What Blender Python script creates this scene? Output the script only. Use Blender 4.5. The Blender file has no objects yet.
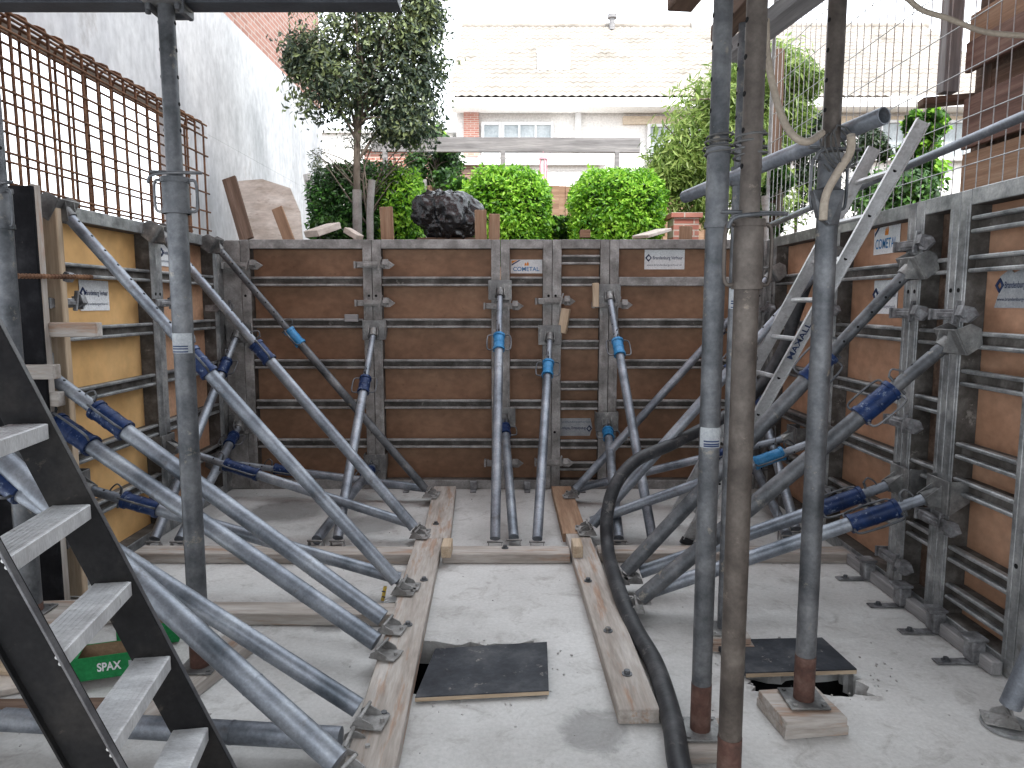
import bpy, bmesh, math, random
from mathutils import Vector as V, Matrix, noise as mnoise
random.seed(7)
S = bpy.context.scene
C = S.collection
PI = math.pi
# ------------------------------------------------------------------ camera
F = 710.0
PITCH = math.atan(81/F)
H = 1.6
cp, sp = math.cos(PITCH), math.sin(PITCH)
cam = bpy.data.cameras.new('camera'); co = bpy.data.objects.new('camera', cam); C.objects.link(co)
co.location = (0, 0, H); co.rotation_euler = (PI/2-PITCH, 0, 0)
cam.sensor_fit = 'HORIZONTAL'; cam.sensor_width = 36; cam.lens = F/1024*36
cam.clip_start = .05; cam.clip_end = 800
S.camera = co
def ray(x, y):
    a = (x-512)/F; b = (384-y)/F
    return V((a, cp+b*sp, -sp+b*cp))
def pX(x, y, X): r = ray(x, y); return V((0, 0, H))+r*(X/r.x)
def pY(x, y, Y): r = ray(x, y); return V((0, 0, H))+r*(Y/r.y)
def pZ(x, y, Z): r = ray(x, y); return V((0, 0, H))+r*((Z-H)/r.z)
# ------------------------------------------------------------------ materials
def nt(name):
    m = bpy.data.materials.new(name); m.use_nodes = True
    t = m.node_tree; b = t.nodes['Principled BSDF']
    return m, t, b
def N(t, k, **kw):
    n = t.nodes.new(k)
    for a, v in kw.items():
        if a in n.inputs: n.inputs[a].default_value = v
        else: setattr(n, a, v)
    return n
def mat(name, cols, rough=.6, metal=0., scale=6., stretch=(1, 1, 1), bump=.2, bscale=None, spots=None, detail=8., lo=.3, hi=.7, spec=.22, rvar=.1, bdist=.004):
    """noise mixed colours (2 or 3) + a fine speckle + bump, all in object space"""
    m, t, b = nt(name); L = t.links.new
    tc = N(t, 'ShaderNodeTexCoord'); mp = N(t, 'ShaderNodeMapping'); mp.inputs['Scale'].default_value = stretch
    L(tc.outputs['Object'], mp.inputs['Vector'])
    oi = N(t, 'ShaderNodeObjectInfo'); ad = N(t, 'ShaderNodeVectorMath', operation='ADD'); sc = N(t, 'ShaderNodeVectorMath', operation='SCALE')
    cx = N(t, 'ShaderNodeCombineXYZ')
    L(oi.outputs['Random'], cx.inputs[0]); L(oi.outputs['Random'], cx.inputs[1]); L(cx.outputs[0], sc.inputs[0]); sc.inputs['Scale'].default_value = 37.
    L(mp.outputs[0], ad.inputs[0]); L(sc.outputs[0], ad.inputs[1])
    n1 = N(t, 'ShaderNodeTexNoise', Scale=scale, Detail=detail, Roughness=.62); L(ad.outputs[0], n1.inputs['Vector'])
    r = N(t, 'ShaderNodeValToRGB'); e = r.color_ramp.elements
    e[0].position = lo; e[1].position = hi
    e[0].color = (*cols[0], 1); e[1].color = (*cols[-1], 1)
    if len(cols) == 3:
        x = e.new((lo+hi)/2); x.color = (*cols[1], 1)
    L(n1.outputs['Fac'], r.inputs['Fac'])
    out = r.outputs['Color']
    if spots:
        (scol, sscale, th, amt) = spots
        n3 = N(t, 'ShaderNodeTexNoise', Scale=sscale, Detail=6., Roughness=.7); L(ad.outputs[0], n3.inputs['Vector'])
        r3 = N(t, 'ShaderNodeMapRange'); r3.inputs[1].default_value = th; r3.inputs[2].default_value = th+.08; r3.inputs[4].default_value = amt
        L(n3.outputs['Fac'], r3.inputs[0])
        mx = N(t, 'ShaderNodeMixRGB'); mx.inputs[2].default_value = (*scol, 1); L(r3.outputs[0], mx.inputs[0]); L(out, mx.inputs[1]); out = mx.outputs[0]
    n2 = N(t, 'ShaderNodeTexNoise', Scale=(bscale or scale*9), Detail=5., Roughness=.6); L(ad.outputs[0], n2.inputs['Vector'])
    mv = N(t, 'ShaderNodeMapRange'); mv.inputs[1].default_value = .3; mv.inputs[2].default_value = .7; mv.inputs[3].default_value = .82; mv.inputs[4].default_value = 1.12
    L(n2.outputs['Fac'], mv.inputs[0])
    mu = N(t, 'ShaderNodeVectorMath', operation='SCALE'); L(out, mu.inputs[0]); L(mv.outputs[0], mu.inputs['Scale'])
    L(mu.outputs[0], b.inputs['Base Color'])
    rr = N(t, 'ShaderNodeMapRange'); rr.inputs[3].default_value = max(.05, rough-rvar); rr.inputs[4].default_value = min(1, rough+rvar)
    L(n1.outputs['Fac'], rr.inputs[0]); L(rr.outputs[0], b.inputs['Roughness'])
    b.inputs['Metallic'].default_value = metal
    b.inputs['Specular IOR Level'].default_value = spec
    if bump:
        bp = N(t, 'ShaderNodeBump'); bp.inputs['Strength'].default_value = bump; bp.inputs['Distance'].default_value = bdist
        L(n2.outputs['Fac'], bp.inputs['Height']); L(bp.outputs[0], b.inputs['Normal'])
    return m
M = {}
M['galv'] = mat('galvanised_tube', [(.09, .105, .125), (.22, .24, .275), (.36, .385, .42)], .46, .6, 5, bump=.12, bscale=90, spots=((.13, .12, .12), 9, .6, .6))
M['galv_dark'] = mat('weathered_tube', [(.04, .045, .05), (.11, .115, .125), (.20, .205, .215)], .5, .5, 6, bump=.2, bscale=70, spots=((.34, .30, .24), 11, .6, .6))
M['brown_tube'] = mat('dirty_brown_tube', [(.045, .038, .034), (.085, .072, .064), (.14, .122, .108)], .55, .35, 7, bump=.3, bscale=60, spots=((.26, .22, .18), 12, .62, .5))
M['form_steel'] = mat('formwork_steel', [(.07, .07, .07), (.17, .17, .17), (.34, .34, .33)], .5, .5, 7, bump=.35, bscale=80, spots=((.45, .44, .42), 14, .6, .6))
M['form_steel_back'] = mat('grimy_formwork_steel', [(.13, .125, .12), (.25, .245, .24), (.42, .415, .41)], .65, .2, 7, bump=.35, bscale=80, spots=((.36, .35, .33), 14, .6, .6))
M['frame_shade'] = mat('shade_darkened_inner_steel', [(.04, .035, .03), (.09, .082, .075), (.19, .18, .17)], .75, .1, 7, bump=.35, bscale=60, spots=((.34, .32, .30), 12, .62, .6))  # inner steel darkened in colour to stand for shade within the frames
M['form_steel_light'] = mat('clean_formwork_steel', [(.11, .115, .12), (.29, .30, .305), (.50, .505, .51)], .45, .55, 7, bump=.3, bscale=80, spots=((.16, .15, .14), 10, .6, .6))
M['clampm'] = mat('clamp_steel', [(.07, .07, .07), (.2, .2, .21), (.38, .39, .4)], .5, .5, 14, bump=.4, bscale=90)
M['ply_brown'] = mat('brown_plywood', [(.165, .095, .058), (.24, .138, .086), (.30, .18, .115)], .6, 0, 2.2, (1, 1, 1.4), bump=.08, spots=((.09, .05, .03), 13, .64, .6), bscale=14)
M['ply_right'] = mat('red_brown_plywood', [(.33, .185, .115), (.44, .255, .165), (.50, .31, .21)], .55, 0, 2.4, (1, 1, 1.4), bump=.08, spots=((.5, .42, .34), 9, .66, .5), bscale=14)
M['ply_ochre'] = mat('ochre_plywood', [(.58, .345, .14), (.66, .405, .175), (.70, .455, .215)], .5, 0, 1.6, bump=.05, spots=((.42, .36, .12), 5, .68, .5), bscale=6)
M['ply_pink'] = mat('pinkish_plywood', [(.40, .22, .14), (.50, .30, .19), (.56, .35, .24)], .55, 0, 2.4, bump=.12, bscale=30)
M['black_ply'] = mat('dark_plywood', [(.006, .006, .007), (.012, .012, .014), (.03, .03, .033)], .7, 0, 5, spec=.05, bump=.2, bscale=60, spots=((.12, .11, .1), 16, .66, .6))
M['cover'] = mat('dark_film_plywood', [(.018, .020, .026), (.038, .042, .05), (.085, .088, .095)], .5, 0, 6, spec=.15, bump=.3, bscale=40, spots=((.28, .26, .24), 15, .62, .8))
M['wood'] = mat('dusty_timber', [(.24, .205, .18), (.36, .325, .295), (.47, .44, .415)], .85, 0, 3, (.6, 5, 5), bump=.3, bscale=14, spots=((.30, .16, .09), 2.2, .54, .6))
M['wood_new'] = mat('fresh_timber', [(.34, .25, .17), (.45, .35, .25), (.53, .44, .34)], .75, 0, 4, (.35, 5, 5), bump=.3, bscale=20)
M['wood_orange'] = mat('orange_timber', [(.20, .12, .08), (.30, .19, .125), (.38, .27, .19)], .75, 0, 4, (.35, 5, 5), bump=.3, bscale=20)
M['wood_dark'] = mat('old_brown_timber', [(.07, .045, .035), (.13, .085, .062), (.20, .14, .11)], .8, 0, 4, (.35, 5, 5), bump=.4, bscale=18)
M['wood_red'] = mat('reddish_board', [(.10, .06, .05), (.16, .095, .078), (.24, .16, .13)], .8, 0, 4, (.35, 5, 5), bump=.4, bscale=18)
M['wood_grey'] = mat('weathered_grey_timber', [(.17, .165, .17), (.26, .255, .26), (.36, .35, .35)], .85, 0, 4, (.35, 5, 5), bump=.4, bscale=18)
M['sheet_pale'] = mat('pale_board', [(.40, .34, .29), (.54, .48, .43), (.64, .59, .54)], .8, 0, 3, (1, 1, 3), bump=.3, bscale=18, spots=((.28, .2, .16), 5, .6, .6))
M['blue'] = mat('blue_sleeve', [(.006, .015, .05), (.010, .028, .095), (.04, .06, .13)], .42, .1, 9, bump=.3, bscale=60, spots=((.22, .26, .33), 30, .58, .7))
M['blue_light'] = mat('bright_blue_sleeve', [(.02, .13, .28), (.03, .19, .40), (.10, .26, .46)], .4, .1, 9, bump=.3, bscale=60, spots=((.25, .3, .36), 22, .64, .6))
M['hole'] = mat('shadowed_hole', [(.004, .004, .005), (.01, .01, .01)], .9, bump=0)
M['red'] = mat('red_paint', [(.05, .035, .03), (.10, .052, .042), (.17, .11, .09)], .6, .1, 12, bump=.3, bscale=60)
M['redcap'] = mat('red_plastic', [(.45, .02, .02), (.55, .03, .03)], .4)
M['rust'] = mat('rusty_rebar', [(.08, .045, .03), (.16, .085, .052), (.28, .155, .09)], .85, .2, 9, bump=.5, bscale=120)
M['wire'] = mat('galvanised_wire', [(.34, .35, .36), (.5, .51, .52)], .45, .6, 9, bump=0)
M['alu'] = mat('aluminium', [(.38, .385, .39), (.50, .51, .52), (.60, .61, .62)], .42, .55, 7, bump=.2, bscale=70, spots=((.25, .235, .22), 13, .6, .6))
M['step'] = mat('dusty_aluminium_step', [(.42, .42, .43), (.55, .555, .57), (.68, .69, .70)], .5, .35, 5, (1, 3, 1), bump=.2, bscale=60, spots=((.2, .19, .18), 12, .62, .6))
M['rail_dark'] = mat('dark_anodised_rail', [(.010, .010, .011), (.016, .016, .017), (.032, .030, .029)], .55, 0, 4, spec=.06, bump=.15, bscale=60, spots=((.10, .085, .07), 10, .62, .5))
M['rail_edge'] = mat('worn_rail_edge', [(.10, .10, .11), (.2, .2, .21)], .4, .6, 20, bump=0)
M['hose'] = mat('black_rubber', [(.015, .016, .019), (.032, .034, .038), (.07, .07, .075)], .5, 0, 9, spec=.3, bump=.3, bscale=60, spots=((.2, .19, .18), 13, .6, .5))
M['cable'] = mat('beige_cable', [(.26, .22, .18), (.38, .33, .27)], .6, 0, 9)
M['cord'] = mat('thin_dark_cord', [(.06, .06, .06), (.12, .12, .12)], .6, 0, 9)
M['white'] = mat('sticker_white', [(.66, .68, .70), (.78, .80, .82)], .5, 0, 12, bump=0)
M['greyst'] = mat('faded_sticker', [(.26, .28, .30), (.40, .42, .44)], .6, 0, 12, bump=0)
M['ink'] = mat('dark_blue_ink', [(.02, .03, .08), (.03, .05, .12)], .5, bump=0)
M['inkblue'] = mat('blue_ink', [(.02, .15, .38), (.03, .2, .45)], .5, bump=0)
M['orange'] = mat('orange_ink', [(.65, .22, .03), (.75, .3, .06)], .5, bump=0)
M['green_box'] = mat('green_cardboard', [(.01, .15, .045), (.02, .24, .075)], .55, 0, 8, bump=.1)
M['cardboard'] = mat('brown_cardboard', [(.22, .15, .09), (.32, .23, .15)], .8, 0, 8)
M['bag'] = mat('black_plastic_bag', [(.006, .007, .010), (.018, .02, .026)], .26, 0, 6, spec=.7, bump=.5, bscale=11, bdist=.03)
M['bark'] = mat('bark', [(.10, .085, .07), (.20, .175, .15)], .9, 0, 9, (1, 1, .3), bump=.8, bscale=40)
M['white_wrap'] = mat('whitewashed_bark', [(.25, .24, .23), (.42, .41, .40)], .8, 0, 9, bump=.3)
M['soil'] = mat('garden_soil', [(.06, .045, .03), (.12, .095, .07)], .95, 0, 3, bump=.6)
M['plaster'] = mat('grey_blue_plaster', [(.34, .355, .37), (.58, .59, .61), (.74, .75, .76)], .85, 0, 1.1, (1, 1, .55), bump=.35, bscale=14, spots=((.30, .27, .25), 2.2, .62, .45), lo=.28, hi=.72)
M['insul'] = mat('white_insulation', [(.80, .82, .84), (.88, .89, .9)], .7, 0, 2, bump=.1)
M['ceil'] = mat('concrete_ceiling', [(.25, .25, .25), (.35, .35, .35)], .9, 0, 3)
M['beamsteel'] = mat('dark_steel_beam', [(.05, .055, .065), (.09, .1, .115)], .5, .5, 6)
M['white_paint'] = mat('white_cladding', [(.82, .80, .77), (.88, .86, .83)], .7, 0, 2, bump=.05)
M['beige_band'] = mat('beige_fascia', [(.60, .50, .38), (.68, .58, .46)], .7, 0, 2)
M['dark_glass'] = mat('window_glass', [(.30, .34, .36), (.5, .53, .54)], .1, 0, 2, bump=0)
M['frame_w'] = mat('white_window_frame', [(.7, .7, .7), (.78, .78, .78)], .5, bump=0)
M['pink'] = mat('pink_plastic', [(.70, .22, .30), (.75, .45, .5)], .5, 0, 30, bump=0)
M['concr_chip'] = mat('concrete_crumbs', [(.3, .29, .28), (.45, .44, .43)], .9)
M['clinker'] = mat('brown_siding', [(.24, .15, .12), (.34, .23, .19)], .85, 0, 3)
M['black_band'] = mat('dark_grey_felt', [(.08, .085, .09), (.15, .155, .16)], .8, 0, 8)

def leafmat(name, cols, trans=.35, vscale=1.7):
    m, t, b = nt(name); L = t.links.new
    g = N(t, 'ShaderNodeNewGeometry'); tc = N(t, 'ShaderNodeTexCoord')
    n = N(t, 'ShaderNodeTexNoise', Scale=vscale, Detail=3.); L(tc.outputs['Object'], n.inputs['Vector'])
    r = N(t, 'ShaderNodeValToRGB'); e = r.color_ramp.elements; e[0].position = .25; e[1].position = .75
    e[0].color = (*cols[0], 1); e[1].color = (*cols[-1], 1)
    if len(cols) == 3: x = e.new(.5); x.color = (*cols[1], 1)
    ad = N(t, 'ShaderNodeMath', operation='ADD'); mm = N(t, 'ShaderNodeMath', operation='MULTIPLY_ADD'); mm.inputs[1].default_value = .5; mm.inputs[2].default_value = -.25
    L(g.outputs['Random Per Island'], mm.inputs[0]); L(mm.outputs[0], ad.inputs[0]); L(n.outputs['Fac'], ad.inputs[1])
    L(ad.outputs[0], r.inputs['Fac']); L(r.outputs[0], b.inputs['Base Color'])
    b.inputs['Roughness'].default_value = .45
    tr = N(t, 'ShaderNodeBsdfTranslucent'); L(r.outputs[0], tr.inputs['Color'])
    mx = N(t, 'ShaderNodeMixShader'); mx.inputs[0].default_value = trans
    L(b.outputs[0], mx.inputs[1]); L(tr.outputs[0], mx.inputs[2]); L(mx.outputs[0], t.nodes['Material Output'].inputs[0])
    return m
M['leaf_tree'] = leafmat('evergreen_leaves', [(.025, .048, .032), (.065, .10, .065), (.24, .31, .13)], .25, 2.2)
M['leaf_lime'] = leafmat('lime_leaves', [(.06, .20, .012), (.20, .46, .03), (.42, .72, .08)], .4, 3)
M['leaf_hedge'] = leafmat('hedge_leaves', [(.012, .045, .012), (.035, .12, .025), (.10, .30, .05)], .3, 4)
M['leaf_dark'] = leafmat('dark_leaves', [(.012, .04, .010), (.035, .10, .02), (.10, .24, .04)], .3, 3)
M['leaf_willow'] = leafmat('pale_narrow_leaves', [(.08, .14, .03), (.20, .32, .07), (.40, .52, .16)], .45, 2)
M['leaf_olive'] = leafmat('grey_olive_leaves', [(.08, .11, .07), (.20, .24, .17)], .3, 3)
M['leaf_conifer'] = leafmat('conifer_needles', [(.006, .018, .008), (.018, .04, .015), (.04, .08, .025)], .15, 3)
M['leaf_ivy'] = leafmat('variegated_ivy', [(.08, .15, .06), (.25, .34, .2), (.5, .55, .42)], .3, 5)

def floor_mat():
    m, t, b = nt('concrete_floor'); L = t.links.new
    tc = N(t, 'ShaderNodeTexCoord')
    a = N(t, 'ShaderNodeTexNoise', Scale=.9, Detail=9., Roughness=.6); L(tc.outputs['Object'], a.inputs['Vector'])
    r = N(t, 'ShaderNodeValToRGB'); e = r.color_ramp.elements; e[0].position = .3; e[1].position = .7
    e[0].color = (.33, .32, .31, 1); e[1].color = (.60, .595, .585, 1); x = e.new(.5); x.color = (.48, .474, .465, 1)
    L(a.outputs['Fac'], r.inputs[0])
    c = N(t, 'ShaderNodeTexNoise', Scale=7., Detail=8., Roughness=.7, Distortion=.8); L(tc.outputs['Object'], c.inputs['Vector'])
    mr = N(t, 'ShaderNodeMapRange'); mr.inputs[1].default_value = .53; mr.inputs[2].default_value = .70; mr.inputs[4].default_value = .6; L(c.outputs['Fac'], mr.inputs[0])
    m1 = N(t, 'ShaderNodeMixRGB'); m1.inputs[2].default_value = (.23, .21, .195, 1); L(mr.outputs[0], m1.inputs[0]); L(r.outputs[0], m1.inputs[1])
    # damp stains on the slab
    prev = m1.outputs[0]
    for (x0, y0, rad, dark) in ((.30, 2.52, .13, .62), (-1.75, 5.35, .30, .5), (-1.05, 5.0, .22, .6), (.75, 4.5, .4, .75), (-.9, 3.4, .1, .6), (1.45, 3.75, .35, .85)):
        vd = N(t, 'ShaderNodeVectorMath', operation='DISTANCE'); vd.inputs[1].default_value = (x0, y0, 0)
        wob = N(t, 'ShaderNodeVectorMath', operation='MULTIPLY_ADD'); wob.inputs[1].default_value = (.22, .22, 0)
        L(c.outputs['Color'], wob.inputs[0]); 
        sh = N(t, 'ShaderNodeVectorMath', operation='SUBTRACT'); sh.inputs[1].default_value = (.11, .11, 0); L(tc.outputs['Object'], sh.inputs[0]); L(sh.outputs[0], wob.inputs[2])
        L(wob.outputs[0], vd.inputs[0])
        q = N(t, 'ShaderNodeMapRange'); q.inputs[1].default_value = rad*.8; q.inputs[2].default_value = rad*1.2; q.inputs[3].default_value = dark; q.inputs[4].default_value = 1.
        L(vd.outputs['Value'], q.inputs[0])
        s = N(t, 'ShaderNodeVectorMath', operation='SCALE'); L(prev, s.inputs[0]); L(q.outputs[0], s.inputs['Scale']); prev = s.outputs[0]
    f = N(t, 'ShaderNodeTexNoise', Scale=55., Detail=6., Roughness=.7); L(tc.outputs['Object'], f.inputs['Vector'])
    fm = N(t, 'ShaderNodeMapRange'); fm.inputs[1].default_value = .3; fm.inputs[2].default_value = .7; fm.inputs[3].default_value = .86; fm.inputs[4].default_value = 1.1; L(f.outputs['Fac'], fm.inputs[0])
    s = N(t, 'ShaderNodeVectorMath', operation='SCALE'); L(prev, s.inputs[0]); L(fm.outputs[0], s.inputs['Scale']); L(s.outputs[0], b.inputs['Base Color'])
    # trowel ridges + grit
    w = N(t, 'ShaderNodeTexNoise', Scale=3., Detail=4., Distortion=2.); L(tc.outputs['Object'], w.inputs['Vector'])
    su = N(t, 'ShaderNodeMath', operation='MULTIPLY_ADD'); su.inputs[1].default_value = .25; L(f.outputs['Fac'], su.inputs[0]); L(w.outputs['Fac'], su.inputs[2])
    bp = N(t, 'ShaderNodeBump'); bp.inputs['Strength'].default_value = .5; bp.inputs['Distance'].default_value = .02; L(su.outputs[0], bp.inputs['Height']); L(bp.outputs[0], b.inputs['Normal'])
    b.inputs['Roughness'].default_value = .72
    return m
M['floor'] = floor_mat()
def brick_mat(name, c1, c2, mortar, axes, sc=1.):
    m, t, b = nt(name); L = t.links.new
    tc = N(t, 'ShaderNodeTexCoord'); sx = N(t, 'ShaderNodeSeparateXYZ'); cx = N(t, 'ShaderNodeCombineXYZ')
    L(tc.outputs['Object'], sx.inputs[0]); L(sx.outputs[axes[0]], cx.inputs[0]); L(sx.outputs[axes[1]], cx.inputs[1])
    k = N(t, 'ShaderNodeTexBrick'); k.inputs['Color1'].default_value = (*c1, 1); k.inputs['Color2'].default_value = (*c2, 1); k.inputs['Mortar'].default_value = (*mortar, 1)
    k.inputs['Scale'].default_value = 1/sc; k.inputs['Brick Width'].default_value = .22; k.inputs['Row Height'].default_value = .0625; k.inputs['Mortar Size'].default_value = .008
    L(cx.outputs[0], k.inputs['Vector']); L(k.outputs['Color'], b.inputs['Base Color'])
    bp = N(t, 'ShaderNodeBump'); bp.inputs['Distance'].default_value = .006; bp.inputs['Strength'].default_value = .6; bp.invert = True
    L(k.outputs['Fac'], bp.inputs['Height']); L(bp.outputs[0], b.inputs['Normal']); b.inputs['Roughness'].default_value = .85
    return m
M['brick_side'] = brick_mat('red_brick_upper', (.34, .16, .12), (.46, .24, .19), (.50, .42, .38), (1, 2))
M['brick_front'] = brick_mat('red_brick_pier', (.42, .16, .12), (.50, .24, .19), (.55, .48, .42), (0, 2))
M['roof'] = mat('pale_concrete_tiles', [(.20, .18, .155), (.32, .288, .255), (.38, .345, .305)], .8, 0, 1.2, bump=.2, bscale=12, spots=((.2, .17, .14), 3, .58, .6))
# ------------------------------------------------------------------ mesh builder
class MB:
    def __init__(s): s.v = []; s.f = []; s.m = []; s.sm = []
    def add(s, vs, fs, mi=0, smooth=False):
        o = len(s.v); s.v += [V(v) for v in vs]
        for i, f in enumerate(fs):
            s.f.append([o+k for k in f]); s.m.append(mi); s.sm.append(smooth if isinstance(smooth, bool) else smooth[i])
    def box(s, c, size, R=None, mi=0, bev=0.):
        x, y, z = [k/2 for k in size]; b = min(bev, x*.9, y*.9, z*.9)
        R = R or Matrix.Identity(3); c = V(c)
        if b <= 0:
            vs = [V((i, j, k)) for i in (-x, x) for j in (-y, y) for k in (-z, z)]
            fs = [(0, 1, 3, 2), (4, 6, 7, 5), (0, 4, 5, 1), (2, 3, 7, 6), (0, 2, 6, 4), (1, 5, 7, 3)]
            s.add([R@v+c for v in vs], fs, mi); return
        bm = bmesh.new(); bmesh.ops.create_cube(bm, size=1)
        for v in bm.verts: v.co = V((v.co.x*2*x, v.co.y*2*y, v.co.z*2*z))
        bmesh.ops.bevel(bm, geom=bm.edges[:], offset=b, segments=1, affect='EDGES')
        bm.verts.index_update()
        s.add([R@v.co+c for v in bm.verts], [[v.index for v in f.verts] for f in bm.faces], mi); bm.free()
    def tube(s, a, b, r, r2=None, seg=16, mi=0, cap=True, hollow=0.):
        a, b = V(a), V(b); r2 = r if r2 is None else r2
        d = (b-a).normalized(); u = d.orthogonal().normalized(); w = d.cross(u)
        vs = []; 
        for (p, rr) in ((a, r), (b, r2)):
            for i in range(seg):
                t = 2*PI*i/seg; vs.append(p+(u*math.cos(t)+w*math.sin(t))*rr)
        fs = [(i, (i+1) % seg, seg+(i+1) % seg, seg+i) for i in range(seg)]
        s.add(vs, fs, mi, True)
        if hollow:
            for p, rr, sg in ((a, r, 1), (b, r2, -1)):
                vs = [p+(u*math.cos(2*PI*i/seg)+w*math.sin(2*PI*i/seg))*q for q in (rr, rr*hollow) for i in range(seg)]
                vs += [p+d*sg*.25+(u*math.cos(2*PI*i/seg)+w*math.sin(2*PI*i/seg))*rr*hollow for i in range(seg)]
                fs = [(i, (i+1) % seg, seg+(i+1) % seg, seg+i) for i in range(seg)]
                fs += [(seg+i, seg+(i+1) % seg, 2*seg+(i+1) % seg, 2*seg+i) for i in range(seg)]
                fs += [tuple(range(2*seg, 3*seg))]
                s.add(vs, fs, mi, False)
        elif cap:
            s.add(vs[:seg], [tuple(range(seg))[::-1]], mi); s.add(vs[seg:], [tuple(range(seg))], mi)
    def path(s, pts, r, seg=8, mi=0, sub=0, closed=False, rf=None):
        pts = [V(p) for p in pts]
        if sub:
            q = []; n = len(pts)
            rng = range(n) if closed else range(n-1)
            for i in rng:
                p0 = pts[(i-1) % n] if (closed or i > 0) else pts[i]; p1 = pts[i]; p2 = pts[(i+1) % n]
                p3 = pts[(i+2) % n] if (closed or i+2 < n) else p2
                for k in range(sub):
                    t = k/sub
                    q.append(.5*((2*p1)+(-p0+p2)*t+(2*p0-5*p1+4*p2-p3)*t*t+(-p0+3*p1-3*p2+p3)*t**3))
            if not closed: q.append(pts[-1])
            pts = q
        n = len(pts); vs = []; u = None
        for i, p in enumerate(pts):
            a = pts[(i-1) % n] if (closed or i > 0) else p; b = pts[(i+1) % n] if (closed or i < n-1) else p
            d = (b-a).normalized()
            u = d.orthogonal().normalized() if u is None else (u-d*u.dot(d)).normalized()
            w = d.cross(u); rr = rf(i/(n-1)) if rf else r
            for k in range(seg): t = 2*PI*k/seg; vs.append(p+(u*math.cos(t)+w*math.sin(t))*rr)
        fs = []
        for i in range(n if closed else n-1):
            for k in range(seg):
                j = (i+1) % n; fs.append((i*seg+k, i*seg+(k+1) % seg, j*seg+(k+1) % seg, j*seg+k))
        s.add(vs, fs, mi, True)
        if not closed:
            s.add(vs[:seg], [tuple(range(seg))[::-1]], mi); s.add(vs[-seg:], [tuple(range(seg))], mi)
    def quad(s, a, b, c, d, mi=0): s.add([a, b, c, d], [(0, 1, 2, 3)], mi)
    def prism(s, poly, axis_vec, mi=0):
        n = len(poly); av = V(axis_vec); poly = [V(p) for p in poly]
        fs = [tuple(range(n))[::-1], tuple(range(n, 2*n))]+[(i, (i+1) % n, n+(i+1) % n, n+i) for i in range(n)]
        s.add(poly+[p+av for p in poly], fs, mi)
    def build(s, name, mats, parent=None, loc=None, rot=None):
        """vertices are in world space; origin at parent's (or loc)"""
        me = bpy.data.meshes.new(name)
        if loc is None: loc = V(parent['_o']) if parent is not None else V((0, 0, 0))
        loc = V(loc); iR = rot.transposed() if rot else None
        me.from_pydata([tuple(iR@(v-loc)) if iR else tuple(v-loc) for v in s.v], [], s.f)
        me.polygons.foreach_set('material_index', s.m); me.polygons.foreach_set('use_smooth', s.sm)
        for m in (mats if isinstance(mats, (list, tuple)) else [mats]): me.materials.append(m)
        bm = bmesh.new(); bm.from_mesh(me); bmesh.ops.recalc_face_normals(bm, faces=bm.faces[:]); bm.to_mesh(me); bm.free()
        o = bpy.data.objects.new(name, me); C.objects.link(o)
        po = V(parent['_o']) if parent is not None else V((0, 0, 0))
        o['_o'] = tuple(loc)
        if parent is not None: o.parent = parent
        o.location = loc-po
        if rot: o.rotation_euler = rot.to_euler()
        return o
def tag(o, label=None, cat=None, group=None, kind=None):
    if label: o['label'] = label
    if cat: o['category'] = cat
    if group: o['group'] = group
    if kind: o['kind'] = kind
    return o
def empty(name, loc, label, cat, group=None):
    o = bpy.data.objects.new(name, None); C.objects.link(o); o.location = loc; o.empty_display_size = .1; o['_o'] = tuple(loc)
    return tag(o, label, cat, group)
def basis(d, up=V((0, 0, 1))):
    """x = d, z ~ up"""
    x = V(d).normalized(); y = up.cross(x)
    if y.length < 1e-3: y = V((0, 1, 0))
    y.normalize(); z = x.cross(y)
    return Matrix((x, y, z)).transposed()
def plank(name, a, b, w, th, m, label=None, cat=None, group=None, parent=None, bev=.004, up=V((0, 0, 1)), notch=None):
    a, b = V(a), V(b); R = basis(b-a, up); mb = MB()
    mb.box((a+b)/2, ((b-a).length, w, th), R, 0, bev)
    o = mb.build(name, m, parent, loc=(a+b)/2, rot=R)
    if label: tag(o, label, cat, group)
    return o
def text_mesh(name, body, origin, right, up, size, m, parent, align='LEFT', width=None, bold=0.):
    cu = bpy.data.curves.new(name, 'FONT'); cu.body = body; cu.size = 1; cu.align_x = align; cu.align_y = 'CENTER'; cu.offset = bold
    to = bpy.data.objects.new(name, cu); C.objects.link(to)
    bpy.context.view_layer.update()
    me = bpy.data.meshes.new_from_object(to.evaluated_get(bpy.context.evaluated_depsgraph_get()))
    C.objects.unlink(to); bpy.data.objects.remove(to)
    right = V(right).normalized(); up = V(up).normalized(); nrm = right.cross(up)
    xs = [v.co.x for v in me.vertices]; wd = max(xs)-min(xs) if xs else 1
    kx = width/wd if width else size
    x0 = min(xs) if align == 'LEFT' else 0
    origin = V(origin); po = V(parent['_o'])
    for v in me.vertices: v.co = origin+right*((v.co.x-x0)*kx)+up*(v.co.y*size)+nrm*.001-po
    me.materials.clear(); me.materials.append(m)
    o = bpy.data.objects.new(name, me); C.objects.link(o); o.parent = parent; o['_o'] = tuple(po)
    return o
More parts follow.
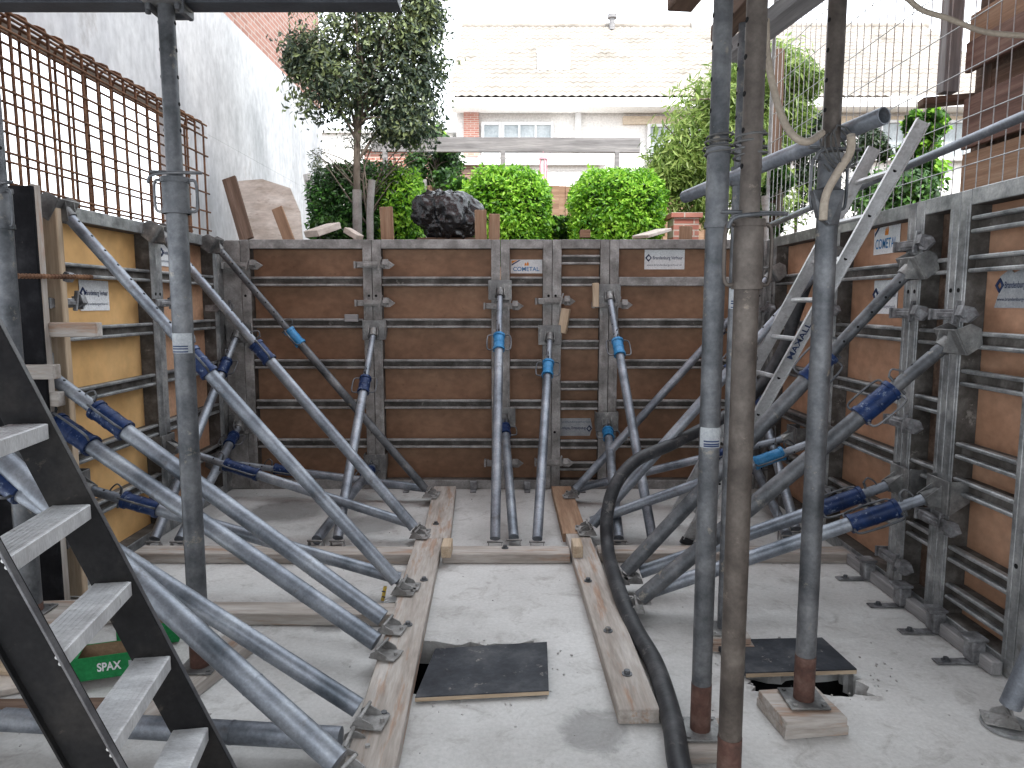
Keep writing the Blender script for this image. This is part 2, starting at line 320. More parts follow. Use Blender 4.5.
# ------------------------------------------------------------------ setting
BY, LX, RX = 6.0, -2.41, 2.12     # front planes of the three formwork walls
TOP = 2.125
def grid_with_holes(x0, x1, y0, y1, z, holes, name, m):
    xs = sorted({x0, x1, *[h[0] for h in holes], *[h[1] for h in holes]}); ys = sorted({y0, y1, *[h[2] for h in holes], *[h[3] for h in holes]})
    mb = MB()
    for i in range(len(xs)-1):
        for j in range(len(ys)-1):
            cx, cy = (xs[i]+xs[i+1])/2, (ys[j]+ys[j+1])/2
            if any(h[0] < cx < h[1] and h[2] < cy < h[3] for h in holes): continue
            mb.quad((xs[i], ys[j], z), (xs[i+1], ys[j], z), (xs[i+1], ys[j+1], z), (xs[i], ys[j+1], z))
    for h in holes:
        d = h[4] if len(h) > 4 else None
        if d:
            a = [(h[0], h[2]), (h[1], h[2]), (h[1], h[3]), (h[0], h[3])]
            for k in range(4):
                p, q = a[k], a[(k+1) % 4]; mb.quad((*p, z), (*q, z), (*q, z-d), (*p, z-d), 1)
            mb.quad(*[(*p, z-d) for p in a], 1)
    return tag(mb.build(name, m), kind='structure')
grid_with_holes(-3.4, 3.4, -3.0, 6.3, 0, [(-.52, .12, 2.74, 3.25, .35), (.98, 1.52, 2.74, 3.10, .35)], 'floor', [M['floor'], M['hole']])
grid_with_holes(-200, 200, -60, 400, 1.75, [(-2.9, 2.6, -3.0, 6.35)], 'ground', M['soil'])
mb = MB()    # earth faces of the excavation behind the forms
mb.quad((-2.9, 6.35, 0), (2.6, 6.35, 0), (2.6, 6.35, 1.75), (-2.9, 6.35, 1.75)); mb.quad((-2.9, 3.0, 0), (-2.9, 6.35, 0), (-2.9, 6.35, 1.75), (-2.9, 3.0, 1.75)); mb.quad((2.6, -3, 0), (2.6, 6.35, 0), (2.6, 6.35, 1.75), (2.6, -3, 1.75))
tag(mb.build('excavation_side', M['soil']), kind='structure')
def ragged(x0, x1, y0, y1, w):
    mb = MB(); P = []; n = 14
    for k in range(n): P.append((x0+(x1-x0)*k/n, y0, 0, 1))
    for k in range(n): P.append((x1, y0+(y1-y0)*k/n, -1, 0))
    for k in range(n): P.append((x1-(x1-x0)*k/n, y1, 0, -1))
    for k in range(n): P.append((x0, y1-(y1-y0)*k/n, 1, 0))
    I = []
    for (x, y, a, b) in P:
        q = w*random.uniform(.4, 1.6); cx, cy = (x0+x1)/2, (y0+y1)/2
        k = 1-q/max(.1, math.hypot(x-cx, y-cy)); I.append((cx+(x-cx)*k, cy+(y-cy)*k, -.004-random.random()*.006))
    m_ = len(P)
    for k in range(m_):
        j = (k+1) % m_; mb.quad((P[k][0], P[k][1], 0), (P[j][0], P[j][1], 0), I[j], I[k])
        mb.quad(I[k], I[j], (I[j][0], I[j][1], -.12), (I[k][0], I[k][1], -.12))
    return tag(mb.build('floor_opening_edge', M['floor']), kind='structure')
ragged(-.52, .12, 2.74, 3.25, .04); ragged(.98, 1.52, 2.74, 3.10, .035)
# the ceiling the props carry, over the viewer's head
mb = MB(); mb.box((0, 1.1, 3.02), (5.8, 3.4, .2)); tag(mb.build('ceiling', M['ceil']), kind='structure')
mb = MB(); mb.box((0, .9, 6.0), (12, 3.4, 5.7)); o = mb.build('shading_house_above', M['brick_front'], loc=(0, -.7, 3.1)); tag(o, 'unseen house storeys over the viewer, added above the ceiling to shade the pit', 'house')  # unseen block added overhead; its height keeps the sun off the pit
# ------------------------------------------------------------------ formwork panels
RB = [.40, .74, 1.085, 1.43, 1.78]
RN = [.20, .39, .73, .90, 1.25, 1.43, 1.78, 1.96]
def panel(o, u, n, w, ribs, steel, ply, label, group='formwork panels of the pit walls', sw=.075, dep=.10, holes=(1.66, .5), widerib=None):
    """o = front lower corner; u = along, n = towards the pit"""
    o, u, n = V(o), V(u), V(n); z = V((0, 0, 1)); R = Matrix((u, n, z)).transposed()
    root = empty('wall_formwork', o, label, 'formwork panel', group)
    P = lambda a, d, h: o+u*a+n*d+z*h
    g = .002; mb = MB()
    mb.box(P(w/2, -dep-.012, TOP/2), (w-2*g-.01, .02, TOP-.03), R); mb.build('plywood_sheet', ply, root)
    mb = MB()
    for a in (g+sw/2, w-g-sw/2):
        mb.box(P(a, -dep/2-.003, TOP/2), (sw-.001, dep-.006, TOP-.005), R, 2); mb.box(P(a, -.0035, TOP/2), (sw, .007, TOP-.004), R, 0, .003)  # upright body in the painted shade tone, front strip in plain steel
        s = 1 if a > w/2 else -1
        mb.box(P(a-s*.014, .0, TOP/2), (.016, .006, TOP-.16), R, 0, .002)
        for h in holes: mb.tube(P(a+s*.010, -.002, h), P(a+s*.010, .0015, h), .011, seg=12, mi=1)
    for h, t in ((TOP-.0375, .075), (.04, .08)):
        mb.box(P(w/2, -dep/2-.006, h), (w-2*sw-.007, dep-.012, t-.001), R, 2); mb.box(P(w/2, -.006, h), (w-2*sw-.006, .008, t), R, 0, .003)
    mb.build('frame', [steel, M['hole'], M['frame_shade']], root)
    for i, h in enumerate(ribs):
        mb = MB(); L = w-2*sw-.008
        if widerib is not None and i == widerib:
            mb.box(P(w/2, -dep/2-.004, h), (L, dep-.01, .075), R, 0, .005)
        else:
            mb.box(P(w/2, -dep/2-.018, h), (L, dep-.042, .060), R, 1)  # web behind the lips is coloured dark as if in shade
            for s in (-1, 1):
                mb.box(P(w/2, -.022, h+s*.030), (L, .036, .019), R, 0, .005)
        mb.build('rib', [steel, M['frame_shade']], root)
    return root
panels = {}
bs = [-2.265, -1.17, -.0965, .336, .815, 2.10]
bl = ['wide back wall formwork panel at the far left corner behind raking tubes',
      'wide back wall formwork panel in front of the black plastic bag, brown plywood bays',
      'narrow back wall formwork panel carrying the small white and orange sign high up',
      'back wall formwork panel with eight closely spaced ribs and an upside down white sticker',
      'widest back wall formwork panel at the right corner with a white rental sticker high up']
for i in range(5):
    panels['b%d' % i] = panel((bs[i], BY, 0), (1, 0, 0), (0, -1, 0), bs[i+1]-bs[i], RN if i == 3 else RB, M['form_steel_back'], M['ply_brown'], bl[i], widerib=4 if i == 4 else None)
panels['l0'] = panel((LX, 3.78, 0), (0, 1, 0), (1, 0, 0), 1.09, RB, M['form_steel_light'], M['ply_ochre'], 'left wall formwork panel with yellow ochre plywood and a white sticker, nearer of the two')
panels['l1'] = panel((LX, 4.87, 0), (0, 1, 0), (1, 0, 0), 1.01, RB, M['form_steel_light'], M['ply_pink'], 'left wall formwork panel with pinkish plywood beside the far left corner')
rs = [5.86, 4.75, 3.80, 3.43, 2.85, 1.7, .6]
rl = ['right wall formwork panel beside the far right corner, behind the aluminium ladder',
      'right wall formwork panel with the white and orange sign, between the ladder and the clamps',
      'narrow dark filler formwork panel in the right wall between two clamped uprights',
      'right wall formwork panel with close pairs of shiny ribs and a torn sticker',
      'nearest right wall formwork panel, at the right edge of the view',
      'right wall formwork panel beside the viewer, beyond the edge of the picture']
for i in range(5):
    w = rs[i]-rs[i+1]
    panels['r%d' % i] = panel((RX, rs[i], 0), (0, -1, 0), (-1, 0, 0), w, [RB, RB, RB, RN, RB][i], M['form_steel_light'] if i > 0 else M['form_steel'], M['ply_right'] if i != 2 else M['wood_dark'], rl[i])
# corner posts
for (x0, x1, lab) in ((LX-.1, -2.267, 'steel corner post in the far left corner of the formwork'), (2.102, RX+.1, 'steel corner post in the far right corner of the formwork')):
    root = empty('corner_post', ((x0+x1)/2, BY, 0), lab, 'corner post', 'inner corner posts of the formwork'); mb = MB()
    mb.box(((x0+x1)/2, BY+.05, TOP/2), (x1-x0, .1, TOP-.01), bev=.005); mb.build('back_flange', M['form_steel_back'], root)
    mb = MB(); xx = x0+.05 if x0 < 0 else x1-.05
    mb.box((xx, BY-.062, TOP/2), (.098, .11, TOP-.01), bev=.005); mb.build('side_flange', M['form_steel'], root)
# ------------------------------------------------------------------ stickers
def sticker(pan, c, right, up, w, h, style, m=None, label=None):
    c, right, up = V(c), V(right), V(up); n = right.cross(up); R = Matrix((right, up, n)).transposed()
    pan = panels[pan]; mb = MB()
    if style == 'torn':
        k = [(-.5, -.5), (.5, -.5), (.5, .46), (.1, .5), (-.12, .38), (-.2, .5), (-.42, .3), (-.38, .05)]
        mb.prism([c+right*(a*w)+up*(b*h) for a, b in k], n*.002)
    elif style == 'flip':
        k = [(-.5, -.5), (.42, -.5), (.5, -.05), (.44, .5), (-.5, .5)]
        mb.prism([c+right*(a*w)+up*(b*h) for a, b in k], n*.002)
    else: mb.box(c+n*.001, (w, h, .002), R)
    st = mb.build('sticker', m or M['white'], pan); st['label'] = label or 'white sticker with dark lettering'
    n2 = n*.0025
    if style == 'com':
        text_mesh('lettering', 'COMETAL', c-right*(w*.42)-up*(h*.2)+n2, right, up, h*.42, M['inkblue'], st, width=w*.82, bold=.012)
        mb = MB()
        for q, s in ((-.035, .8), (.035, 1.)):
            mb.prism([c+n2+right*(w*(q+a*.05))+up*(h*(.06+b*.3*s)) for a, b in ((-.6, 0), (.6, 0), (.75, .45), (.1, 1), (-.5, .55))], n*.001)
        mb.build('flame_emblem', M['orange'], st)
        mb = MB()
        mb.prism([c+n2+right*(-w*.47)+up*(h*.42), c+n2+right*(-w*.47)+up*(h*.2), c+n2+right*(-w*.28)+up*(h*.46), c+n2+right*(-w*.36)+up*(h*.46)], n*.001, 0)
        mb.prism([c+n2+right*(-w*.47)+up*(h*.16), c+n2+right*(-w*.47)+up*(h*.05), c+n2+right*(-w*.18)+up*(h*.46), c+n2+right*(-w*.25)+up*(h*.46)], n*.001, 1)
        mb.build('corner_stripes', [M['orange'], M['ink']], st)
    else:
        r_, u_ = (right, up) if style != 'flip' else (-right, -up)
        mb = MB(); q = c+n2-r_*(w*.40)+u_*(h*.08); k = h*.13
        mb.path([q+r_*k, q+u_*k*1.2, q-r_*k, q-u_*k*1.2], k*.34, seg=4, closed=True); mb.build('diamond_emblem', M['ink'], st)
        text_mesh('lettering', 'Brandenburg Verhuur', q+r_*(w*.11), r_, u_, h*.24, M['ink'], st, width=w*.74, bold=.01)
        text_mesh('small_lettering', 'www.brandenburgverhuur.nl', c+n2-r_*(w*.44)-u_*(h*.28), r_, u_, h*.13, M['ink'], st, width=w*.86)
x3, z3 = V((1, 0, 0)), V((0, 0, 1))
def onb(x, y): return pY(x, y, BY+.0985)
def onl(x, y): return pX(x, y, LX-.0985)
def onr(x, y): return pX(x, y, RX+.0985)
sticker('b2', onb(526.5, 266.5), x3, z3, .27, .115, 'com', label='white sign with blue lettering and orange flame')
sticker('b4', onb(664.5, 259.5), x3, z3, .34, .165, 'rent')
sticker('b3', onb(576, 427), x3, z3, .285, .155, 'flip', M['greyst'], 'grey white sticker mounted upside down')
sticker('l0', onl(94.5, 295.5), V((0, 1, 0)), z3, .30, .18, 'rent')
sticker('l1', onl(168, 255), V((0, 1, 0)), z3, .26, .17, 'rent')
ry = V((0, -1, 0))
sticker('r1', onr(887, 237), ry, z3, .29, .195, 'com', label='white sign with blue lettering and orange flame')
sticker('r1', onr(885.5, 297), ry, z3, .27, .20, 'rent')
sticker('r1', onr(880, 329), ry, z3, .30, .05, 'rent')
sticker('r3', onr(1019, 288), ry, z3, .30, .175, 'torn', M['greyst'], 'torn faded sticker with dark lettering')
# ------------------------------------------------------------------ clamps
def clamp(c, u, n, label, w=.24, flip=1, m=None):
    c, u, n = V(c), V(u)*flip, V(n); z = V((0, 0, 1)); R = Matrix((u, n, z)).transposed(); m = m or M['clampm']
    root = empty('formwork_clamp', c, label, 'clamp', 'clamps joining the formwork panels')
    P = lambda a, d, h: c+u*a+n*d+z*h
    mb = MB(); mb.box(P(0, .030, 0), (w, .034, .05), R, 0, .004); mb.box(P(0, .05, 0), (w*.55, .016, .024), R, 0, .003); mb.build('bar', m, root)
    mb = MB(); mb.prism([P(-w/2-.006, .052, -.028), P(-w/2-.006, .052, .028), P(-w/2-.006, -.055, .024), P(-w/2-.006, -.055, -.024)], -u*.016)
    mb.box(P(-w/2+.006, -.046, 0), (.02, .014, .04), R, 0, .003); mb.build('fixed_jaw', m, root)
    mb = MB(); mb.prism([P(w/2-.02, .012, .035), P(w/2-.02, .062, .045), P(w/2-.02, .075, .0), P(w/2-.02, .03, -.035)], u*.045)
    mb.prism([P(w/2+.03, .01, .03), P(w/2+.075, .02, .0), P(w/2+.03, .03, -.035), P(w/2+.0, .045, -.03), P(w/2+.0, .05, .04)], n*.014)
    mb.build('sliding_jaw', m, root)
    mb = MB(); mb.box(P(w/2-.045, .052, .012), (.014, .022, .11), R@Matrix.Rotation(.25, 3, 'Y'), 0, .002); mb.build('wedge', m, root)
cb = M['form_steel_back']
for (x, h, lab) in ((bs[0]+.0, 1.91, 'clamp high on the first back wall seam, beside the far left corner'),
                    (bs[1], 1.915, 'upper of two close clamps on the back wall seam left of the plastic bag'),
                    (bs[1], 1.60, 'lower of two close clamps on the back wall seam left of the plastic bag'),
                    (bs[2], 1.575, 'clamp just under the prop head on the seam left of the small orange sign'),
                    (bs[2], .235, 'clamp near the floor on the seam left of the small orange sign'),
                    (bs[3], 1.615, 'clamp above the prop head on the seam right of the small orange sign'),
                    (bs[3], .24, 'clamp near the floor on the seam left of the upside down sticker'),
                    (bs[4], 1.585, 'clamp on the seam of the back wall right of the closely ribbed panel')):
    clamp((x, BY, h), (1, 0, 0), (0, -1, 0), lab, m=cb)
for (y, h, lab) in ((3.77, 1.90, 'clamp beside the white and orange sign on the right wall'),
                    (3.77, 1.545, 'left one of the two neighbouring clamps under the right wall prop head'),
                    (3.40, 1.545, 'right one of the two neighbouring clamps, below two round holes in the right wall'),
                    (3.77, .96, 'clamp at mid height on the right wall seam behind the blue prop sleeve'),
                    (3.41, .53, 'clamp just below a bucket shaped prop head low on the right wall'),
                    (3.77, .2, 'lowest clamp of the right wall, near the floor brackets'),
                    (4.75, 1.55, 'clamp on the right wall behind the vertical prop and the ladder'),
                    (4.75, .35, 'low clamp on the right wall behind the raking props'),
                    (5.88, 1.55, 'clamp beside the far right corner of the formwork')):
    clamp((RX, y, h), (0, -1, 0), (-1, 0, 0), lab, w=.245)
for (y, h, lab) in ((3.79, 1.60, 'clamp beside the white sticker at the near end of the left wall'),
                    (4.87, 1.60, 'clamp on the middle seam of the left wall'),
                    (5.88, 1.56, 'clamp on the left wall beside the far left corner'),
                    (3.79, .33, 'low clamp at the near end of the left wall behind the stepladder')):
    clamp((LX, y, h), (0, 1, 0), (1, 0, 0), lab, w=.245)
# ------------------------------------------------------------------ raking props
def loop_handle(c, d, side, L, reach, r=.006):
    """bent wire loop standing off a tube; c centre, d tube axis, side = outward"""
    p = [c-d*L/2, c-d*L/2+side*reach*.75, c-d*L*.3+side*reach, c+d*L*.3+side*reach, c+d*L/2+side*reach*.75, c+d*L/2]
    mb = MB(); mb.path(p, r, seg=6, sub=4); return mb
def rprop(head, foot, label, n, s=.35, ro=.036, ri=.028, blue='blue', slen=.17, hang=0., headtype='cup', foottype='plate', m='galv', over=0., holes=True, roll=0., hl=.055):
    head, foot, n = V(head), V(foot), V(n)
    d = (foot-head).normalized(); L = (foot-head).length
    root = empty('raking_prop', foot, label, 'raking prop', 'raking push pull props bracing the formwork')
    side = d.cross(V((0, 0, 1))).normalized(); upv = side.cross(d).normalized()
    cs = head+d*(L*s)
    mb = MB(); mb.tube(head+d*.03, cs, ri, seg=18)
    if holes:
        k = .14; ax = (side*math.cos(roll*1.7+.5)+upv*math.sin(roll*1.7+.5))
        while k < L*s-.1:
            for sg in (-1, 1):
                c = head+d*k+ax*sg*(ri-.0025); mb.tube(c, c+ax*sg*.0032, .0065, seg=8, mi=1)
            k += .1
    mb.build('inner_tube', [M[m], M['hole']], root)
    mb = MB(); mb.tube(cs+d*.02, foot-d*.03, ro, seg=20)
    mb.tube(foot-d*(.42), foot-d*(.415), ro+.0015, seg=20)
    mb.build('outer_tube', M[m], root)
    if blue:
        mb = MB(); rr = ro+.008
        mb.tube(cs-d*slen*.5, cs+d*slen*.5, rr, seg=20); mb.tube(cs-d*slen*.5, cs-d*(slen*.5-.02), rr+.006, seg=20); mb.tube(cs+d*(slen*.5-.02), cs+d*slen*.5, rr+.006, seg=20)
        mb.tube(cs-d*.008, cs+d*.008, rr+.002, seg=20)
        sl = mb.build('threaded_sleeve', M[blue], root)
        a = side*math.cos(roll)+upv*math.sin(roll)
        for sg in (-1, 1): loop_handle(cs+a*sg*(rr-.004), d, a*sg, slen*.95, hl).build('handle', M['galv_dark'], sl)
        # locking pin
        mb = MB(); c = cs-d*slen*.62; mb.tube(c-upv*.055, c+upv*.06, .007, seg=8); mb.path([c+upv*.06, c+upv*.075-d*.03, c+upv*.03-d*.06, c-upv*.01-d*.05], .0045, seg=6, sub=4)
        mb.build('locking_pin', M['galv_dark'], root)
    # head: U shaped cup gripping the panel upright
    u = n.cross(V((0, 0, 1))).normalized(); z = V((0, 0, 1))
    mb = MB(); w, hh = .090, .082
    back = head
    R = Matrix((u, n, z)).transposed()
    if headtype == 'fork':
        fd = (d*.75+n*.45).normalized(); fv = u.cross(fd).normalized(); Rk = Matrix((u, fd, fv)).transposed(); w = .085; b0 = head+d*.045
        mb.box(b0, (2*w, .008, .13), Rk, 0, .002)
        for sg in (-1, 1):
            q = b0+u*sg*w; mb.prism([q+fv*.065, q-fv*.065, q-fv*.055-fd*.075, q+fv*.02-fd*.10, q+fv*.06-fd*.07], u*sg*.007)
            mb.tube(q+u*sg*.0075-fd*.04, q+u*sg*.0095-fd*.04, .008, seg=10)
        mb.tube(b0, b0+d*.05, ri+.008, seg=16)
        for sg in (-1, 1): mb.prism([b0+u*sg*.034+fv*.06+fd*.004, b0+u*sg*.034-fv*.06+fd*.004, b0+u*sg*.034+d*.07], u*sg*.005)
    if headtype != 'fork': mb.box(back+n*.004, (2*w, .008, 2*hh), R, 0, .002)
    for sg in (() if headtype == 'fork' else (-1, 1)):
        q = back+u*sg*w
        mb.prism([q+z*hh, q-z*hh, q-n*.095-z*hh*.2, q-n*.095+z*hh], u*sg*.007)
    if headtype != 'fork': mb.tube(head+d*-.005, head+d*.075, ri+.009, seg=16)
    for sg in (() if headtype == 'fork' else (-1, 1)): mb.prism([head+n*.006+u*sg*.036+z*.05, head+n*.006+u*sg*.036-z*.06, head+d*.075+u*sg*.036-upv*.02, head+d*.075+u*sg*.036+upv*.02], u*sg*.005)
    mb.build('head_bracket', M['form_steel'], root)
    # foot
    hd = V((d.x, d.y, 0)).normalized(); sd = hd.cross(z); Rf = Matrix((hd, sd, z)).transposed(); fz = foot.z-.035
    mb = MB()
    mb.box(V((foot.x, foot.y, fz))+hd*.02, (.12, .10, .007), Rf, 0, .002)
    for sg in (-1, 1):
        q = V((foot.x, foot.y, fz))+sd*sg*(ro+.006)
        mb.prism([q-hd*.035, q+hd*.05, q+hd*.04+z*.02, q-hd*.0+z*.038, q-hd*.03+z*.02], sd*sg*.005)
    q = V((foot.x, foot.y, fz+.042)); mb.tube(q-sd*(ro+.018), q+sd*(ro+.018), .007, seg=8)
    q = V((foot.x, foot.y, fz))+hd*.065; mb.tube(q, q+z*.018, .009, seg=6)
    mb.build('foot_bracket', M['form_steel_back'], root)
    return root
nl, nr, nb = V((1, 0, 0)), V((-1, 0, 0)), V((0, -1, 0))
def HL(x, y): return pX(x, y, LX+.045)
def HR(x, y): return pX(x, y, RX-.045)
def HB(x, y): return pY(x, y, BY-.045)
def FT(x, y, z=.11): return pZ(x, y, z)
def FF(x, y): return pZ(x, y, .045)
rprop(HL(58, 205), FT(400, 585), 'dark raking prop from the top near end of the left wall', nl, .41, .036, .030, slen=.16, roll=.5, hl=.085, headtype='fork')
rprop(HL(157, 230), FT(417, 531), 'raking prop with dark blue sleeve from the top of the left wall middle seam', nl, .41, .036, .028, slen=.15, roll=.6, headtype='fork')
rprop(HL(213, 242), FT(428, 492), 'raking prop with bright blue sleeve from the top of the far left corner', nl, .38, .032, .027, blue='blue_light', slen=.15, m='galv_dark', headtype='fork')
rprop(HL(42, 370), FT(388, 622), 'raking prop with dark blue sleeve near ochre plywood, upper of a close pair', nl, .21, .040, .033, slen=.2, roll=.5)
rprop(HL(38, 409), FT(382, 646), 'raking prop with dark blue sleeve near ochre plywood, lower of a close pair', nl, .12, .040, .033, slen=.24, roll=.9)
rprop(pX(-95, 418, LX+.045), FT(365, 712), 'near raking prop behind the stepladder ending on the near left floor beam', nl, .22, .036, .030, slen=.2)
rprop(pX(-75, 389, LX+.045), FT(345, 768), 'nearest and thickest raking prop, passing behind the stepladder to the bottom of the view', nl, .1, .042, .034)
rprop(HL(80, 487), FT(405, 580), 'low strut with blue sleeve from the foot of the ochre panel', nl, .19, .034, .027, slen=.2, roll=.4)
rprop(HL(168, 446), FT(418, 526), 'low strut with long blue sleeve from the middle seam of the left wall', nl, .30, .032, .026, slen=.24, roll=.2)
rprop(HL(222, 462), FT(430, 489), 'low strut near the back wall at the far left corner', nl, .32, .032, .026, slen=.22)
rprop(pZ(-40, 717, .12), FT(349, 739, .09), 'level tube lying just above the floor behind the stepladder', nl, .1, .040, .032, blue=None, holes=False)
# back wall
rprop(HB(238, 333), FF(153, 543), 'steep prop with blue sleeve leaning on the first back wall seam at far left', nb, .2, .034, .026, slen=.15)
rprop(HB(240, 424), FF(178, 543), 'short steep prop low on the first back wall seam at far left', nb, .17, .034, .026, slen=.15)
rprop(HB(374, 330), FF(337, 542), 'steep light prop with blue sleeve on the back wall seam left of the plastic bag', nb, .31, .034, .024, slen=.15)
rprop(HB(375, 464), FF(315, 542), 'short low strut under the steep prop left of the plastic bag', nb, .15, .034, .026, slen=.14)
rprop(HB(500, 290), FF(495, 543), 'upright looking prop with bright blue sleeve left of the small orange sign', nb, .25, .034, .024, blue='blue_light', slen=.15)
rprop(HB(504, 417), FF(514, 541), 'short low strut at the centre of the back wall beside the tall light props', nb, .14, .034, .026, slen=.13)
rprop(HB(550, 335), FF(537, 543), 'prop with blue sleeve below the small wooden wedge at the centre of the back wall', nb, .20, .034, .024, blue='blue_light', slen=.15)
rprop(HB(609, 294), FF(653, 542), 'slanting light prop with bright blue sleeve right of the closely ribbed panel', nb, .26, .034, .024, blue='blue_light', slen=.15)
rprop(HB(607, 422), FF(619, 542), 'short prop with bright blue sleeve beside the upside down sticker', nb, .13, .034, .026, blue='blue_light', slen=.12)
rprop(HB(752, 372), FF(797, 533), 'steep prop in the far right corner behind the ladder', nb, .25, .034, .026, slen=.14)
rprop(HB(748, 452), FF(788, 537), 'short strut in the far right corner near the floor', nb, .2, .034, .026, slen=.14)
# right wall
rprop(HR(917, 262), FT(622, 575), 'raking prop with open wire handle starting just below the right wall sign', nr, .32, .040, .031, slen=.18, roll=1.5, headtype='fork', m='galv_dark')
rprop(HR(958, 335), FT(636, 602), 'raking prop with blue sleeve from the seam nearest the viewer on the right wall', nr, .24, .040, .031, slen=.2, roll=.6, headtype='fork', m='galv_dark')
rprop(HR(900, 481), FT(635, 574), 'low strut with dark blue sleeve, left one of two low on the right wall', nr, .22, .035, .026, slen=.24, roll=.3)
rprop(HR(938, 494), FT(643, 594), 'low strut with dark blue sleeve, right one of two low on the right wall', nr, .21, .035, .026, slen=.24, roll=.3)
rprop(HR(775, 270), FT(573, 492), 'thin raking prop from the far right corner to the end of the right floor beam', nr, .3, .032, .026, slen=.15, headtype='fork')
rprop(HR(832, 255), FT(590, 528), 'raking prop with dark blue sleeve passing behind the aluminium ladder', nr, .38, .035, .028, slen=.18, roll=.8, headtype='fork')
rprop(HR(792, 437), FT(575, 489), 'low strut near the back wall at the far right corner', nr, .3, .032, .026, slen=.2)
rprop(HR(828, 437), FT(587, 523), 'low strut with bright blue sleeve behind the vertical props', nr, .24, .034, .027, blue='blue_light', slen=.2)
rprop((2.09, 2.44, .95), (1.875, 2.53, .06), 'steep prop with round foot plate at the lower right edge of the view', nr, .25, .037, .029, slen=.15)
mb = MB(); q = V((1.875, 2.53, .004)); mb.tube(q, q+z3*.012, .085, seg=24); tag(mb.build('round_base_plate', M['form_steel_light'], loc=q), 'round steel plate on the floor under the prop at the lower right edge', 'base plate')
# ------------------------------------------------------------------ vertical props
def vprop(name, x, y, z0, z1, zc, ro, ri, m, label, red=.16, collar_len=.14, plate=True, handles=True, angle=0., sw=1.35, top_m=None):
    root = empty(name, (x, y, z0), label, 'steel prop', 'vertical steel props under the ceiling'); A = lambda h: V((x, y, h))
    mb = MB(); mb.tube(A(z0+.01+red), A(zc), ro, seg=24)
    mb.build('outer_tube', M[m], root)
    if red:
        mb = MB(); mb.tube(A(z0+.008), A(z0+.012+red), ro+.0015, seg=24); mb.build('red_foot', M['red'], root)
    mb = MB(); mb.tube(A(zc), A(z1), ri, seg=24)
    h = zc+.25
    while h < z1-.05:
        for sg in (-1, 1):
            for ax in (V((math.cos(angle), math.sin(angle), 0)),):
                c = A(h)+ax*sg*(ri-.002); mb.tube(c, c+ax*sg*.003, .008, seg=8, mi=1)
        h += .1
    mb.build('inner_tube', [M[top_m or m], M['hole']], root)
    mb = MB(); mb.tube(A(zc-collar_len/2), A(zc+collar_len/2), ro*sw-.004, seg=24); mb.tube(A(zc+collar_len/2-.02), A(zc+collar_len/2), ro*sw, seg=24); mb.tube(A(zc-collar_len/2), A(zc-collar_len/2+.02), ro*sw-.001, seg=24)
    cl = mb.build('collar_nut', M[m], root)
    if handles:
        s = V((math.cos(angle), math.sin(angle), 0))
        for sg in (-1, 1): loop_handle(A(zc)+s*sg*(ro*sw-.006), z3, s*sg, collar_len*.85, .032, .006).build('handle', M[m], cl)
        mb = MB(); zz = zc+collar_len/2+.02
        mb.path([A(zz)-s*.09+V((0, -.01, .0)), A(zz)+s*.08, A(zz)+s*.10+V((0, -.03, -.005)), A(zz)+s*.02+V((0, -.06, -.01)), A(zz)-s*.06+V((0, -.055, -.02)), A(zz)-s*.08+V((0, -.05, -.05))], .0065, seg=6, sub=5); mb.build('locking_pin', M['galv_dark'], root)
    if plate:
        mb = MB(); mb.box(A(z0+.004), (.15, .15, .008), None, 0, .002)
        for i in (-1, 1):
            for j in (-1, 1): mb.tube(A(z0+.008)+V((i*.055, j*.055, 0)), A(z0+.014)+V((i*.055, j*.055, 0)), .009, seg=6)
        mb.build('base_plate', M['form_steel'], root)
        mb = MB(); mb.box(A(z1-.004), (.14, .14, .008)); mb.build('top_plate', M['form_steel'], root)
    return root
vprop('steel_prop', -1.327, 2.87, .062, 2.74, 2.02, .040, .031, 'galv_dark', 'grey vertical steel prop left of centre standing on a plank', .1, angle=.1)
vprop('steel_prop', -2.19, 3.10, .20, 2.92, 2.0, .045, .036, 'galv_dark', 'thick vertical steel prop at the left edge behind the stepladder', .03, angle=-.4, plate=True, collar_len=.17, sw=1.2)
vprop('steel_prop', .686, 2.43, .052, 2.75, 1.98, .035, .031, 'galv_dark', 'vertical steel prop with white label beside the hose, left of the tall trio', .17, handles=False, collar_len=.26, sw=1.18)
vprop('steel_prop', .688, 2.10, .01, 2.92, 1.74, .036, .029, 'brown_tube', 'dirty brown vertical steel prop with a looped collar, nearest of all the verticals', .22, angle=.15, collar_len=.20, sw=1.28)
vprop('steel_prop', .99, 3.19, .075, 2.92, 2.15, .024, .020, 'galv_dark', 'thin vertical steel prop half hidden between the two thicker props right of centre', 0, handles=False, collar_len=.08)
vprop('steel_prop', 1.123, 2.58, .082, 2.77, 2.02, .037, .030, 'galv_dark', 'vertical steel prop on a stacked plywood pad beside the right dark floor cover', .17, angle=.2, collar_len=.2, sw=1.2, top_m='brown_tube')
